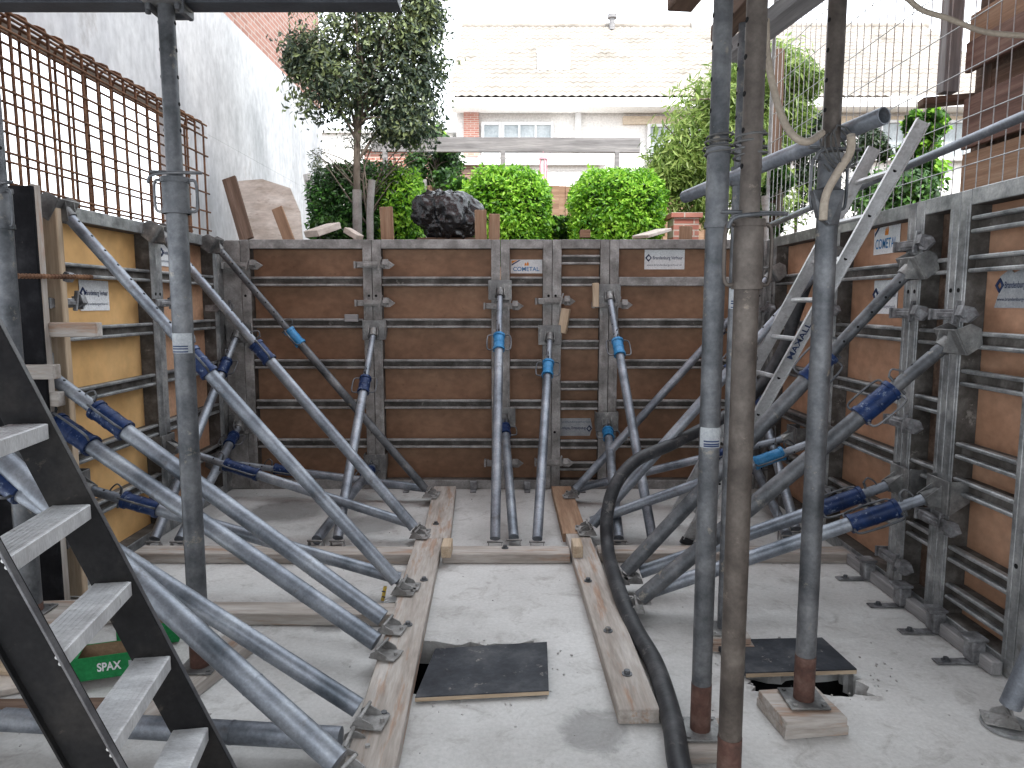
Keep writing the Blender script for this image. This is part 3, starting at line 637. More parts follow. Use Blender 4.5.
# white labels on tubes
def tube_label(x, y, z, r, h, lab, text=None):
    mb = MB(); seg = 14; vs = []
    for k in range(seg+1):
        a = -PI/2-1.3+2.6*k/seg
        for zz in (z-h/2, z+h/2): vs.append((x+math.cos(a)*(r+.0012), y+math.sin(a)*(r+.0012), zz))
    mb.add(vs, [(2*k, 2*k+2, 2*k+3, 2*k+1) for k in range(seg)], 0, True)
    for zz in (z-.012, z-.022, z-h/2+.006):
        pts = [(x+math.cos(a)*(r+.0022), y+math.sin(a)*(r+.0022)) for a in [-PI/2-.8+1.6*k/10 for k in range(11)]]
        mb.add([(*p, q) for p in pts for q in (zz-.0025, zz+.0025)], [(2*k, 2*k+2, 2*k+3, 2*k+1) for k in range(10)], 1, True)
    return mb
allp = [o for o in C.objects if o.name.startswith('steel_prop')]
pr = {o.name: o for o in allp}
tube_label(.686, 2.43, 1.14, .0352, .07, '').build('label_band', [M['greyst'], M['ink']], allp[2])
tube_label(-1.327, 2.87, 1.44, .0402, .08, '').build('label_band', [M['greyst'], M['ink']], allp[0])
tube_label(.99, 3.19, 1.62, .024, .09, '').build('label_band', [M['greyst'], M['ink']], allp[4])
# release plate on the right prop
mb = MB(); c = V((1.123, 2.58, 1.93)); mb.prism([c+V((-.075, -.05, .06)), c+V((-.02, -.075, .075)), c+V((.035, -.05, .06)), c+V((.02, -.05, -.055)), c+V((-.02, -.07, -.06)), c+V((-.05, -.045, -.03))], V((0, .03, 0)))
mb.build('release_plate', M['galv_dark'], allp[5])
# ------------------------------------------------------------------ overhead beams
def ibeam(a, b, label, h=.12):
    a, b = V(a), V(b); R = basis(b-a); root = empty('steel_beam', a, label, 'beam', 'overhead steel beams'); L = (b-a).length; c = (a+b)/2
    mb = MB(); mb.box(c+z3*(h/2-.006), (L, .1, .012), R, 0, .002); mb.box(c-z3*(h/2-.006), (L, .1, .012), R, 0, .002); mb.build('flange', M['beamsteel'], root)
    mb = MB(); mb.box(c, (L-.004, .1-.004, h-.026), R); mb.build('web', M['beamsteel'], root)
ibeam((-3.0, 2.93, 2.81), (-.44, 2.93, 2.81), 'dark steel beam overhead at left, resting on the grey prop')
ibeam((.90, 2.58, 2.805), (3.0, 2.58, 2.805), 'dark steel beam overhead at right above the prop with the release plate')
mb = MB()
mb.box((-1.327, 2.955, 2.735), (.13, .02, .04))
for s in (-1, 1):
    mb.box((-1.327+s*.055, 2.9, 2.735), (.02, .13, .05), None, 0, .004); mb.tube((-1.327+s*.065, 2.86, 2.70), (-1.327+s*.065, 2.86, 2.77), .011, seg=6)
tag(mb.build('beam_coupler', M['galv_dark'], loc=(-1.327, 2.9, 2.735)), 'bolted coupler fixing the grey prop under the left overhead beam', 'coupler')
plank('timber', (1.17, 2.5, 2.76), (1.0, 3.42, 2.73), .11, .06, M['wood_grey'], 'brown timber overhead running away from the right overhead beam', 'timber')
plank('timber', (1.0, 2.2, 2.83), (.95, 3.4, 2.82), .09, .07, M['wood_dark'], 'dark timber overhead beside the thin vertical prop', 'timber')
plank('timber', (.75, 2.2, 2.79), (.66, 2.95, 2.77), .10, .06, M['wood_dark'], 'dark timber end overhead above the left vertical prop of the trio', 'timber')
# loose scaffold tube across props
a = pX(685, 197, .845); b = V((1.25, 2.47, 2.225))
mb = MB(); mb.tube(a, b, .030, seg=24, hollow=.86); tag(mb.build('scaffold_tube', M['galv'], loc=(a+b)/2), 'sloping open ended scaffold tube tied across the vertical props', 'scaffold tube')
# tie wires around the tube
def tie(c, ax, r, label, n=4):
    mb = MB(); c = V(c); ax = V(ax).normalized(); u = ax.orthogonal().normalized(); w = ax.cross(u); pts = []
    for k in range(n*10): t = k/10*2*PI; pts.append(c+ax*(k/(n*10)-.5)*.07+(u*math.cos(t)+w*math.sin(t))*(r+.006*math.sin(t*1.7)))
    pts.append(c+u*r*2+ax*.06); mb.path(pts, .0035, seg=5)
    tag(mb.build('tie_wire', M['cord'], loc=c), label, 'wire')
tie((.688, 2.12, 2.05), (0, 0, 1), .045, 'dark wire wound round the dirty brown prop under the sloping tube')
tie((.686, 2.43, 2.12), (0, 0, 1), .046, 'dark wire wound round the prop with the white label')
tie((1.14, 2.55, 2.13), (.5, -.8, .3), .072, 'dark wire lashing the sloping tube to the right prop')
# cables
def cablepx(pts, r, m, name, label, cat='cable', sub=6, seg=8):
    mb = MB(); P = [pY(*p) for p in pts]; mb.path(P, r, seg=seg, sub=sub); return tag(mb.build(name, m, loc=P[0]), label, cat)
cablepx([(766, 20, 2.5), (768, 60, 2.48), (778, 105, 2.45), (790, 132, 2.42), (806, 142, 2.42), (822, 133, 2.5)], .0125, M['cable'], 'beige_cable', 'beige cable hanging from above and hooked over the sloping tube')
cablepx([(851, 135, 2.42), (850, 152, 2.45), (838, 172, 2.48), (826, 195, 2.5), (823, 220, 2.5)], .014, M['cable'], 'beige_cable', 'beige cable end hanging down beside the right prop collar')
cablepx([(905, -4, 2.7), (922, 10, 2.7), (950, 19, 2.7), (985, 32, 2.7), (1030, 36, 2.7)], .010, M['cable'], 'grey_cable', 'grey beige cable swinging across the top right corner')
cablepx([(775, 425, 5), (777, 470, 4.8), (779, 500, 4.6), (778, 540, 4.4)], .003, M['cord'], 'thin_cord', 'thin loose cord hanging behind the props at right')
# ------------------------------------------------------------------ hose
hp = [pZ(700, 830, .05), pZ(680, 768, .055), pZ(672, 720, .055), pZ(655, 665, .055), pZ(633, 625, .06), pZ(617, 585, .10), pZ(608, 550, .2), pY(607, 515, 4.35), pY(616, 484, 4.4), pY(637, 460, 4.5), pY(672, 444, 4.6), pY(722, 418, 4.8), pY(752, 396, 4.95), pY(770, 372, 5.0), pY(785, 345, 5.0), pY(797, 310, 4.95), pY(815, 262, 4.9), pY(838, 225, 4.85)]
hp[6] = pY(608, 550, 4.2)
hp = [p.lerp(p, 0) for p in hp]
for i in (7, 8, 9, 10): pass
mb = MB(); mb.path(hp, .041, seg=16, sub=8)
tag(mb.build('rubber_hose', M['hose'], loc=hp[1]), 'thick black rubber hose snaking over the floor and up to the ladder', 'hose')
# ------------------------------------------------------------------ floor timbers
TH = .062
def fplank(a, b, w, lab, m='wood', grp='timbers laid on the concrete floor', th=TH, z=0.002, **k):
    return plank('floor_timber', (a[0], a[1], z+th/2), (b[0], b[1], z+th/2), w, th, M[m], lab, 'timber', grp, **k)
fplank((-.447, 1.2), (-.545, 4.52), .176, 'long left floor beam under the feet of the left raking props')
fplank((-.50, 4.524), (-.565, 5.86), .185, 'far length of the left floor beam reaching the back wall')
fplank((.485, 2.545), (.44, 4.62), .158, 'long right floor beam with a sawn end facing the viewer')
fplank((.425, 4.625), (.415, 5.86), .165, 'far length of the right floor beam, reddish, reaching the back wall', m='wood_orange')
fplank((-.43, 4.30), (.36, 4.30), .15, 'short cross timber between the two long floor beams')
fplank((-2.35, 4.31), (-.62, 4.29), .15, 'back cross timber from the left wall to the left floor beam')
fplank((-2.2, 3.47), (-.59, 3.44), .14, 'front cross timber between the left wall and the left floor beam', m='wood')
fplank((.54, 4.32), (2.1, 4.30), .14, 'cross timber from the right floor beam to the right wall')
fplank((-1.25, 3.20), (-1.42, 2.52), .17, 'short thick plank under the grey vertical prop', m='wood', th=.058)
fplank((-2.3, 2.75), (-1.62, 3.05), .2, 'pale plank end on the floor behind the green box', m='sheet_pale', th=.03)
fplank((-2.4, 2.62), (-1.62, 2.64), .09, 'thin dark lath on the floor below the green box', m='wood_dark', th=.03)
fplank((-2.6, 3.02), (-1.9, 2.86), .13, 'new pale plank behind the stepladder', m='wood_new', th=.05)
for (x, y, lab) in ((-.40, 4.24, 'small wooden wedge at the left end of the short cross timber'), (.40, 4.24, 'small wooden wedge at the right end of the short cross timber'), (.60, 4.20, 'small wooden block beside the right floor beam')):
    fplank((x, y-.09), (x, y+.06), .06, lab, m='wood_new', grp='small wooden wedges', th=.075, z=.004 if abs(x) > .5 else TH+.004-.0)
# bolts in floor beams
for (x, y, on) in ((289, 547, 0), (383, 592, 0), (383, 660, 0), (383, 713, 0), (589, 612, 1), (628, 674, 1), (608, 630, 1), (503, 547, 2), (436, 523, 0), (573, 527, 1), (379, 645, 0)):
    pass
k = 0
for (x, y, lab) in ((408, 625, 'bolt head in the left floor beam level with the pair of prop feet'), (384, 716, 'bolt head in the near part of the left floor beam'), (424, 580, 'bolt head in the left floor beam near the cross timbers'), (436, 524, 'bolt head in the far length of the left floor beam'),
                    (588, 581, 'bolt head in the far part of the long right floor beam'), (608, 631, 'bolt head in the middle of the long right floor beam'), (627, 674, 'bolt head nearest the sawn end of the right floor beam'), (505, 548, 'bolt head in the short cross timber')):
    p = pZ(x, y, TH+.003); mb = MB(); mb.tube(p, p+z3*.004, .022, seg=16); mb.tube(p+z3*.004, p+z3*.018, .013, seg=6)
    tag(mb.build('bolt', M['galv_dark'], loc=p), lab, 'bolt', 'bolts fixing the floor timbers')
# ------------------------------------------------------------------ floor covers
def cover(pts, th, lab):
    root_c = sum((V(p) for p in pts), V())/4
    mb = MB(); mb.prism(pts, V((0, 0, th)), 0); o = mb.build('cover_sheet', [M['cover']], loc=root_c); 
    mb = MB()
    g = [root_c+(V(p)-root_c)*1.003-z3*.001 for p in pts]
    mb.prism([g[0], g[1], g[1]-V((0, -.004, 0)), g[0]-V((0, -.004, 0))], V((0, 0, th*.8))); mb.build('plywood_edge', M['wood_new'], o)
    tag(o, lab, 'cover')
zc = .022
cover([(-.388, 2.685, .012), (.150, 2.735, .012), (.163, 3.15, .012), (-.350, 3.085, .012)], .02, 'dark plywood sheet covering the square floor opening between the two beams')
cover([(1.0, 2.87, .012), (1.485, 2.90, .012), (1.462, 3.19, .012), (.935, 3.165, .012)], .022, 'dark plywood sheet over the ragged floor opening behind the right prop')
# crumbled concrete round the openings
def crumbs(cx, cy, rx, ry_, n, lab):
    mb = MB()
    for i in range(n):
        a = random.random()*2*PI; q = V((cx+math.cos(a)*rx*random.uniform(.85, 1.4), cy+math.sin(a)*ry_*random.uniform(.85, 1.4), .003)); s = random.uniform(.002, .007)
        R = Matrix.Rotation(random.random()*3, 3, 'Z')@Matrix.Rotation(random.random(), 3, 'X'); mb.box(q+z3*s*.3, (s*1.4, s, s*.8), R)
    tag(mb.build('concrete_crumbs', M['concr_chip']), lab, 'rubble', kind='stuff')
crumbs(-.15, 2.95, .33, .25, 45, 'concrete crumbs round the floor opening between the beams')
crumbs(1.25, 2.95, .33, .22, 60, 'concrete crumbs round the floor opening at right')
mb = MB()
for i in range(260):
    q = V((random.uniform(-2.3, 2.0), random.uniform(1.6, 5.9), .002)); s = random.uniform(.0015, .006); mb.box(q, (s*1.5, s, s*.7), Matrix.Rotation(random.random()*3, 3, 'Z'))
tag(mb.build('floor_grit', M['concr_chip']), 'scattered grit and crumbs on the concrete floor', 'rubble', kind='stuff')
# pads under the vertical props
def pad(c, w, d, n, lab, rz=0., m='wood', lt=.02):
    root = empty('prop_pad', c, lab, 'wooden pad', 'wooden pads under the vertical props'); R = Matrix.Rotation(rz, 3, 'Z')
    for i in range(n):
        mb = MB(); mb.box(V(c)+V((random.uniform(-.006, .006), random.uniform(-.006, .006), .003+lt*(i+.5)+i*.001)), (w-.01*i, d-.01*i, lt), R, 0, .002); mb.build('board', M[m], root)
pad((1.11, 2.57, 0), .25, .23, 2, 'stack of square plywood pads under the right vertical prop', .12, lt=.036)
pad((.69, 2.41, 0), .19, .20, 1, 'wooden pad under the prop with the white label', .05, lt=.046)
pad((.99, 3.17, 0), .24, .13, 2, 'small stacked pad under the thin vertical prop', -.03, lt=.034)
pad((.69, 2.10, 0), .2, .2, 1, 'thin board under the dirty brown prop, below the picture edge', .0, lt=.006)
pad((-2.17, 3.10, 0), .3, .3, 3, 'block of stacked timber under the thick prop at the left edge', .1, lt=.063)
# ------------------------------------------------------------------ right wall base brackets
for i, (x, y) in enumerate(((862, 579), (892, 606), (930, 632), (973, 662))):
    p = pZ(x, y, .004); p.x = min(p.x, RX-.19)
    root = empty('floor_bracket', p, ['floor bracket at the right wall farthest from the viewer', 'second floor bracket from the far end of the right wall', 'third floor bracket from the far end of the right wall', 'floor bracket at the right wall nearest the viewer'][i], 'bracket', 'floor brackets along the right wall')
    mb = MB(); mb.box(p+V((.06, 0, .004)), (.20, .05, .008), None, 0, .002); mb.build('foot_plate', M['clampm'], root)
    mb = MB(); mb.box(p+V((.135, 0, .06)), (.06, .07, .10), None, 0, .006); mb.box(p+V((.125, 0, .118)), (.09, .085, .014), None, 0, .003); mb.build('upright', M['clampm'], root)
    mb = MB(); mb.tube(p+V((.01, 0, .008)), p+V((.01, 0, .024)), .012, seg=6); mb.tube(p+V((.01, 0, .008)), p+V((.01, 0, .011)), .02, seg=14); mb.build('bolt', M['galv_dark'], root)
for i, x in enumerate((-.33, .13, -.9, .6)):
    p = V((x, BY-.07, .004)); root = empty('floor_bracket', p, ['small floor bracket at the back wall just left of the centre props', 'small floor bracket at the back wall just right of the centre props', 'small floor bracket at the back wall left of the left floor beam', 'small floor bracket at the back wall right of the right floor beam'][i], 'bracket', 'small floor brackets along the back wall')
    mb = MB(); mb.box(p+V((0, 0, .004)), (.05, .12, .008), None, 0, .002); mb.build('foot_plate', M['clampm'], root)
    mb = MB(); mb.box(p+V((0, .04, .04)), (.06, .05, .07), None, 0, .005); mb.build('upright', M['clampm'], root)
plank('kicker_timber', (RX-.03, 2.9, .034), (RX-.03, 4.38, .034), .05, .06, M['wood_grey'], 'dark kicker timber along the foot of the right wall', 'timber')
# wooden bits in the back wall
plank('wooden_block', pY(595.5, 283, BY-.03), pY(595.5, 307, BY-.03), .075, .05, M['wood_new'], 'short wooden block wedged beside the prop head on the back wall', 'wooden block')
plank('wooden_block', pY(566, 317, BY-.02)+V((0, 0, .07)), pY(562, 333, BY-.02), .07, .06, M['wood_new'], 'tilted offcut of wood stuck in the closely ribbed back panel', 'wooden block', up=V((.3, 1, 0)))
plank('wooden_block', pY(345, 318, BY-.04), pY(358, 318, BY-.04), .05, .06, M['wood_grey'], 'grey wooden block lying on a back wall rib left of the prop head', 'wooden block')
# ------------------------------------------------------------------ near end of the left wall
plank('stop_end_board', (-2.30, 3.44, .02), (-2.30, 3.44, 2.15), .62, .03, M['black_ply'], 'black plywood board standing upright at the near end of the left wall', 'board', up=V((0, 1, 0)))
bpy.context.view_layer.update()
sb = C.objects[-1]; sb.location.x = -2.57
plank('stop_end_timber', (-2.27, 3.462, .02), (-2.27, 3.462, 2.16), .05, .022, M['wood'], 'brown lath along the edge of the black plywood board', 'timber', up=V((1, 0, 0)))
plank('stop_end_timber', (-2.37, 3.72, .02), (-2.37, 3.72, 2.10), .05, .09, M['wood_new'], 'pale new timber standing beside the left wall formwork', 'timber', up=V((1, 0, 0)))
for (z, x0, x1, yy, lab) in ((1.47, -2.40, -2.03, 3.50, 'upper of the short horizontal timbers nailed beside the black board'), (1.27, -2.42, -2.20, 3.42, 'middle short timber nailed beside the black board'), (1.13, -2.40, -2.22, 3.47, 'lowest short timber nailed beside the black board'), (.62, -2.36, -2.20, 3.50, 'short timber low beside the black board behind the stepladder')):
    plank('short_timber', (x0, yy, z), (x1, yy, z), .06, .07, M['wood'], lab, 'timber', 'short timbers at the black board')
a, b = pY(18, 276, 3.3), pY(92, 277, 3.72)
mb = MB(); mb.tube(a, b, .010, seg=10)
for i in range(22): q = a.lerp(b, i/22); mb.tube(q, q+(b-a).normalized()*.008, .0125, seg=8)
tr = mb.build('tie_rod', M['rust'], loc=a); tag(tr, 'threaded tie rod sticking through the near end of the left formwork', 'tie rod')
mb = MB(); q = pY(66, 277, 3.6); dd = (b-a).normalized(); mb.tube(q, q+dd*.03, .028, seg=6); mb.build('wing_nut', M['clampm'], tr)
# ------------------------------------------------------------------ rebar cage
cx0, cx1, cz = -2.60, -2.76, 3.13
root = empty('rebar_cage', ((cx0+cx1)/2, 3.2, 1.9), 'rusty reinforcement cage standing behind the top of the left formwork', 'rebar cage')
y = 3.08
while y < 6.25:
    j = random.uniform(-.012, .012); mb = MB()
    mb.path([(cx0, y+j, 1.5), (cx0, y+j*.5, cz-.06), (cx0-.015, y, cz-.015), (cx0-.05, y, cz), (cx1+.05, y, cz+.01), (cx1+.015, y, cz-.01), (cx1, y, cz-.06), (cx1, y-j, 1.5)], .0088, seg=6)
    mb.build('stirrup', M['rust'], root); y += .155
z = 1.75
while z < 3.12:
    for xx in (cx0+.012, cx1+.012):
        mb = MB(); mb.path([(xx, 3.0, z+random.uniform(-.01, .01)), (xx, 4.5, z+random.uniform(-.01, .01)), (xx, 6.22, z)], .0078, seg=6); mb.build('longitudinal_bar', M['rust'], root)
    z += .155
for xx, zz in ((cx0-.03, cz-.02), (cx0-.08, cz-.015), (cx1+.03, cz-.02), (cx0+.0125, cz-.04), (cx0-.05, cz-.06), (cx1+.012, cz-.07)):
    mb = MB(); mb.path([(xx, 3.0, zz), (xx, 4.6, zz-.012), (xx, 6.22, zz)], .008, seg=6); mb.build('longitudinal_bar', M['rust'], root)
# ------------------------------------------------------------------ neighbour's wall at left
WX = -2.98
root = empty('neighbour_wall', (WX, 7, 1.7), 'tall grey blue plastered party wall with red brick above, at left', 'wall')
BZ = 4.58
OZ, OY = 3.24, 6.45
mb = MB(); mb.box((WX-.06, (OY+11.5)/2, (1.2+OZ)/2), (.12, 11.5-OY, OZ-1.2)); mb.box((WX-.06, 6.2, (OZ+BZ)/2+.001), (.12, 10.6, BZ-OZ-.002)); mb.build('plaster_face', M['plaster'], root)
mb = MB(); mb.box((WX-.063, 6.2, (BZ+9.5)/2+.002), (.12, 10.6, 9.5-BZ)); mb.build('brick_face', M['brick_side'], root)
# leaning boards at the far left
plank('leaning_board', pY(247, 240, 6.6), pY(229, 178, 6.75), .13, .03, M['wood_dark'], 'dark board leaning left of the pale sheet behind the back wall', 'board', up=V((0, 1, 0)))
mb = MB()
c = [pY(243, 245, 6.7), pY(303, 245, 6.7), pY(300, 212, 6.85), pY(290, 188, 6.95), pY(262, 179, 7), pY(238, 181, 7)]
mb.prism(c, V((0, .02, 0))); tag(mb.build('leaning_sheet', M['sheet_pale'], loc=c[0]), 'pale weathered sheet with torn upper edge leaning behind the back wall', 'sheet')
plank('leaning_board', pY(291, 245, 6.55), pY(277, 208, 6.6), .10, .03, M['wood_orange'], 'short brown board leaning in front of the pale sheet', 'board', up=V((0, 1, 0)))
plank('leaning_board', pY(318, 222, 9.0), pY(307, 174, 9.1), .1, .04, M['wood_grey'], 'grey post leaning on the far end of the plastered wall', 'board', up=V((0, 1, 0)))
plank('leaning_board', pY(388, 245, 6.5), pY(386, 207, 6.5), .115, .035, M['wood_orange'], 'upright orange brown board beside the tree stake', 'board', up=V((0, 1, 0)))
plank('leaning_board', pY(481, 245, 6.5), pY(480.5, 210, 6.5), .105, .035, M['wood_orange'], 'taller of two brown board ends beside the plastic bag', 'board', up=V((0, 1, 0)))
plank('leaning_board', pY(494, 245, 6.5), pY(494.5, 214, 6.5), .10, .035, M['wood_orange'], 'shorter of two brown board ends beside the plastic bag', 'board', up=V((0, 1, 0)))
plank('wooden_offcut', pY(311, 234, 6.5), pY(334, 226, 6.7), .2, .06, M['sheet_pale'], 'pale thick offcut lying on the rim left of the tree', 'offcut')
plank('wooden_offcut', pY(347, 230, 6.6), pY(360, 238, 6.5), .08, .05, M['sheet_pale'], 'small pale offcut at the foot of the tree trunk', 'offcut')
plank('wooden_offcut', pY(580, 234, 6.6), pY(590, 234, 6.6), .08, .07, M['wood_orange'], 'small brown block on the rim in front of the right lime bush', 'offcut')
plank('wooden_offcut', pY(640, 237, 6.5), pY(664, 230, 6.9), .16, .03, M['sheet_pale'], 'pale board lying on the rim right of the lime bush', 'offcut')
plank('wooden_offcut', pY(685, 245, 6.4), pY(686, 226, 6.4), .11, .04, M['wood_orange'], 'brown board end on the rim beside the vertical props', 'offcut', up=V((0, 1, 0)))
# ------------------------------------------------------------------ plants
def leaves(mb, blobs, n, size, asp=2.2, droop=0., shell=.55, rough=.25, lumps=3.):
    for i in range(n):
        c, r = random.choice(blobs) if not isinstance(blobs[0][1], (int, float)) else random.choice(blobs)
        c = V(c); r = V(r) if not isinstance(r, (int, float)) else V((r, r, r))
        d = V((random.gauss(0, 1), random.gauss(0, 1), random.gauss(0, 1))).normalized()
        k = random.random()**(1/3) if random.random() < .35 else random.uniform(shell, 1.)
        k *= 1+rough*mnoise.noise(d*lumps+c*3)
        p = c+V((d.x*r.x, d.y*r.y, d.z*r.z))*k
        if mnoise.noise(p*3.1) < -.36 and random.random() < .85: continue
        nrm = (d+V((random.gauss(0, .6), random.gauss(0, .6), random.gauss(0, .6)+.4))).normalized()
        t = nrm.orthogonal().normalized(); t = (Matrix.Rotation(random.random()*2*PI, 3, nrm)@t)
        t = (t+V((0, 0, -droop))).normalized(); b = nrm.cross(t).normalized(); s = size*random.uniform(.6, 1.3); w = s/asp
        mb.add([p, p+t*s*.5+b*w*.5+nrm*s*.06, p+t*s, p+t*s*.5-b*w*.5+nrm*s*.06], [(0, 1, 2, 3)])
def limbs(mb, base, top, r, blobs, n, mi=0):
    base, top = V(base), V(top)
    mid = base.lerp(top, .5)+V((random.uniform(-.03, .03), random.uniform(-.03, .03), 0))
    mb.path([base, mid, top], r, seg=10, sub=6, rf=lambda t: r*(1-.45*t))
    for i in range(n):
        c, rr = random.choice(blobs); c = V(c); rr = V(rr) if not isinstance(rr, (int, float)) else V((rr,)*3)
        e = c+V((random.uniform(-1, 1)*rr.x, random.uniform(-1, 1)*rr.y, random.uniform(-.3, 1)*rr.z))*.75
        s = base.lerp(top, random.uniform(.55, 1.)); m_ = s.lerp(e, .5)+V((random.uniform(-.1, .1), random.uniform(-.1, .1), .05))
        q = r*.35; mb.path([s, m_, e], q, seg=5, sub=3, rf=lambda t: q*(1-.8*t)+.002)
# evergreen tree
TB = pY(357, 245, 7.4); TT = pY(358, 60, 7.5)
Yt = 7.5
bl = [(pY(345, 40, Yt), (.62, .5, .42)), (pY(395, 35, Yt), (.55, .5, .45)), (pY(330, 85, Yt-.1), (.42, .4, .42)), (pY(385, 90, Yt), (.6, .5, .45)), (pY(412, 115, Yt+.1), (.38, .4, .4)), (pY(365, -10, Yt), (.7, .5, .4)), (pY(312, 55, Yt), (.3, .3, .25)), (pY(418, 60, Yt+.1), (.35, .4, .45)), (pY(398, 128, Yt), (.26, .3, .2)), (pY(425, 5, Yt), (.25, .3, .4)), (pY(300, 62, Yt), (.14, .2, .14)), (pY(420, -30, Yt), (.25, .3, .3))]
root = empty('evergreen_tree', (TB.x, TB.y, 1.75), 'slender evergreen tree with dark airy crown behind the back wall', 'tree')
mb = MB(); TB.z = 1.75; limbs(mb, TB, TT, .046, bl, 34); mb.build('trunk', M['bark'], root)
mb = MB(); leaves(mb, bl, 29000, .064, 2.4, .5, .25, .6); mb.build('crown', M['leaf_tree'], root)
mb = MB(); mb.tube((TB.x, TB.y-.0, 1.76), pY(357, 190, 7.4), .050, .046, seg=12); mb.build('white_trunk_band', M['white_wrap'], root)
s0 = pY(370, 245, 7.3); s0.z = 1.75
mb = MB(); mb.path([s0, pY(370, 215, 7.3), pY(372, 180, 7.3)], .035, seg=10, sub=3); tag(mb.build('tree_stake', M['white_wrap'], loc=s0), 'pale round stake standing right of the tree trunk', 'stake')
# olive shrub
ob = [(pY(340, 165, 7.6), (.28, .2, .22)), (pY(400, 158, 7.6), (.30, .2, .2)), (pY(385, 180, 7.6), (.25, .2, .2)), (pY(320, 160, 7.6), (.15, .15, .15)), (pY(360, 140, 7.6), (.25, .2, .15))]
b0 = pY(366, 245, 7.55); b0.z = 1.75
root = empty('olive_shrub', b0, 'thin grey green olive shrub with bare twigs around the tree trunk', 'shrub')
mb = MB(); limbs(mb, b0, pY(372, 185, 7.6), .022, ob, 26); mb.build('stem', M['bark'], root)
mb = MB(); leaves(mb, ob, 1100, .055, 4, .2, .3); mb.build('crown', M['leaf_olive'], root)
# hedges
def bush(name, px, py, Y, rx, ry_, rz, n, size, m, lab, cat='bush', group=None, box=False, stem=True):
    c = pY(px, py, Y); base = V((c.x, c.y, 1.75)); root = empty(name, base, lab, cat, group)
    bl = []
    for i in range(22):
        if box: p = c+V((random.uniform(-rx*.85, rx*.85), random.uniform(-ry_*.8, ry_*.8), random.uniform(-rz*.85, rz*.85))); r = .22*rx+.08
        else:
            d = V((random.gauss(0, 1), random.gauss(0, 1), random.gauss(0, 1))).normalized(); p = c+V((d.x*rx, d.y*ry_, d.z*rz))*.62; r = .4*rx
        bl.append((p, (r, r, r*.9)))
    mb = MB(); limbs(mb, base, c, .03, bl, 14); mb.build('stem', M['bark'], root)
    mb = MB(); leaves(mb, bl, n, size, 2.1, .25, .5, .3); mb.build('crown', m, root)
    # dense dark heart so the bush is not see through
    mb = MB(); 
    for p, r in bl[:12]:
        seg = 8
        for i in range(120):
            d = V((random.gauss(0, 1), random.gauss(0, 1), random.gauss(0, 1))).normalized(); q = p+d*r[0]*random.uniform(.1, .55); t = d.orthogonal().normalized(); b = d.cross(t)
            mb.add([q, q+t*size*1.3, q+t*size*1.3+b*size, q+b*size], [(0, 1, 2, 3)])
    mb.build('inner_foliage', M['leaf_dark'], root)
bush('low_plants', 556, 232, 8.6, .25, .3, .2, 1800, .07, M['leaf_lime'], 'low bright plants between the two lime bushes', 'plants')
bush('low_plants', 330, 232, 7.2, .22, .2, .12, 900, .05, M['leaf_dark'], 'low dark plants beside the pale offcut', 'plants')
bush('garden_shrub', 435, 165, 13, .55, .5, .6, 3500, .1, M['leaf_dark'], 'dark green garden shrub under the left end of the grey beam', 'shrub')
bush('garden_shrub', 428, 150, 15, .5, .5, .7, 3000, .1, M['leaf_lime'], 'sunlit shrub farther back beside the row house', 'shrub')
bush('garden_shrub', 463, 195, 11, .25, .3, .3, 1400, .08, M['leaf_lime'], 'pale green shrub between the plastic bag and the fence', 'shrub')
def clipped(name, px, py, Y, rx, ry_, rz, n, size, m, lab, cat='bush', pw=3.2, dark=.8):
    c = pY(px, py, Y); base = V((c.x, c.y, 1.75)); root = empty(name, base, lab, cat)
    mb = MB(); limbs(mb, base, c, .03, [(c, (rx*.7, ry_*.7, rz*.7))], 14); mb.build('stem', M['bark'], root)
    def put(mb, k0, k1, cnt, sz):
        for i in range(cnt):
            d = V((random.gauss(0, 1), random.gauss(0, 1), random.gauss(0, 1))).normalized()
            q = (abs(d.x)**pw+abs(d.y)**pw+abs(d.z)**pw)**(-1/pw)
            k = random.uniform(k0, k1)*(1+.13*mnoise.noise(d*2.6+c)+.06*mnoise.noise(d*7+c))
            p = c+V((d.x*rx, d.y*ry_, d.z*rz))*q*k
            nrm = (d+V((random.gauss(0, .5), random.gauss(0, .5), random.gauss(0, .5)+.35))).normalized()
            t = Matrix.Rotation(random.random()*2*PI, 3, nrm)@nrm.orthogonal().normalized(); t = (t+d*.5+V((0, 0, -.15))).normalized(); b = nrm.cross(t).normalized()
            s = sz*random.uniform(.55, 1.25); w = s/2.2
            mb.add([p, p+t*s*.45+b*w*.5+nrm*s*.07, p+t*s, p+t*s*.45-b*w*.5+nrm*s*.07], [(0, 1, 2, 3)])
    mb = MB(); put(mb, .86, 1.06, n, size); mb.build('crown', m, root)
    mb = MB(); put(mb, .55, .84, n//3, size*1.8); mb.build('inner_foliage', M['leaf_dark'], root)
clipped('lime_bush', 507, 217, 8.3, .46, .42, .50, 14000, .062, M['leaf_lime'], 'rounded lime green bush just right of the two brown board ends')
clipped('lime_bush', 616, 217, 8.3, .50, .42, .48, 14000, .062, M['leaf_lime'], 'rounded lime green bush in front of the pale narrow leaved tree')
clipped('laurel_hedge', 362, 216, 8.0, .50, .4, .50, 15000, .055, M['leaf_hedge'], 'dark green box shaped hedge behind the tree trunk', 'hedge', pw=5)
clipped('lime_bush', 403, 217, 7.9, .22, .36, .46, 6000, .055, M['leaf_lime'], 'bright green bush at the right end of the dark hedge', pw=4)
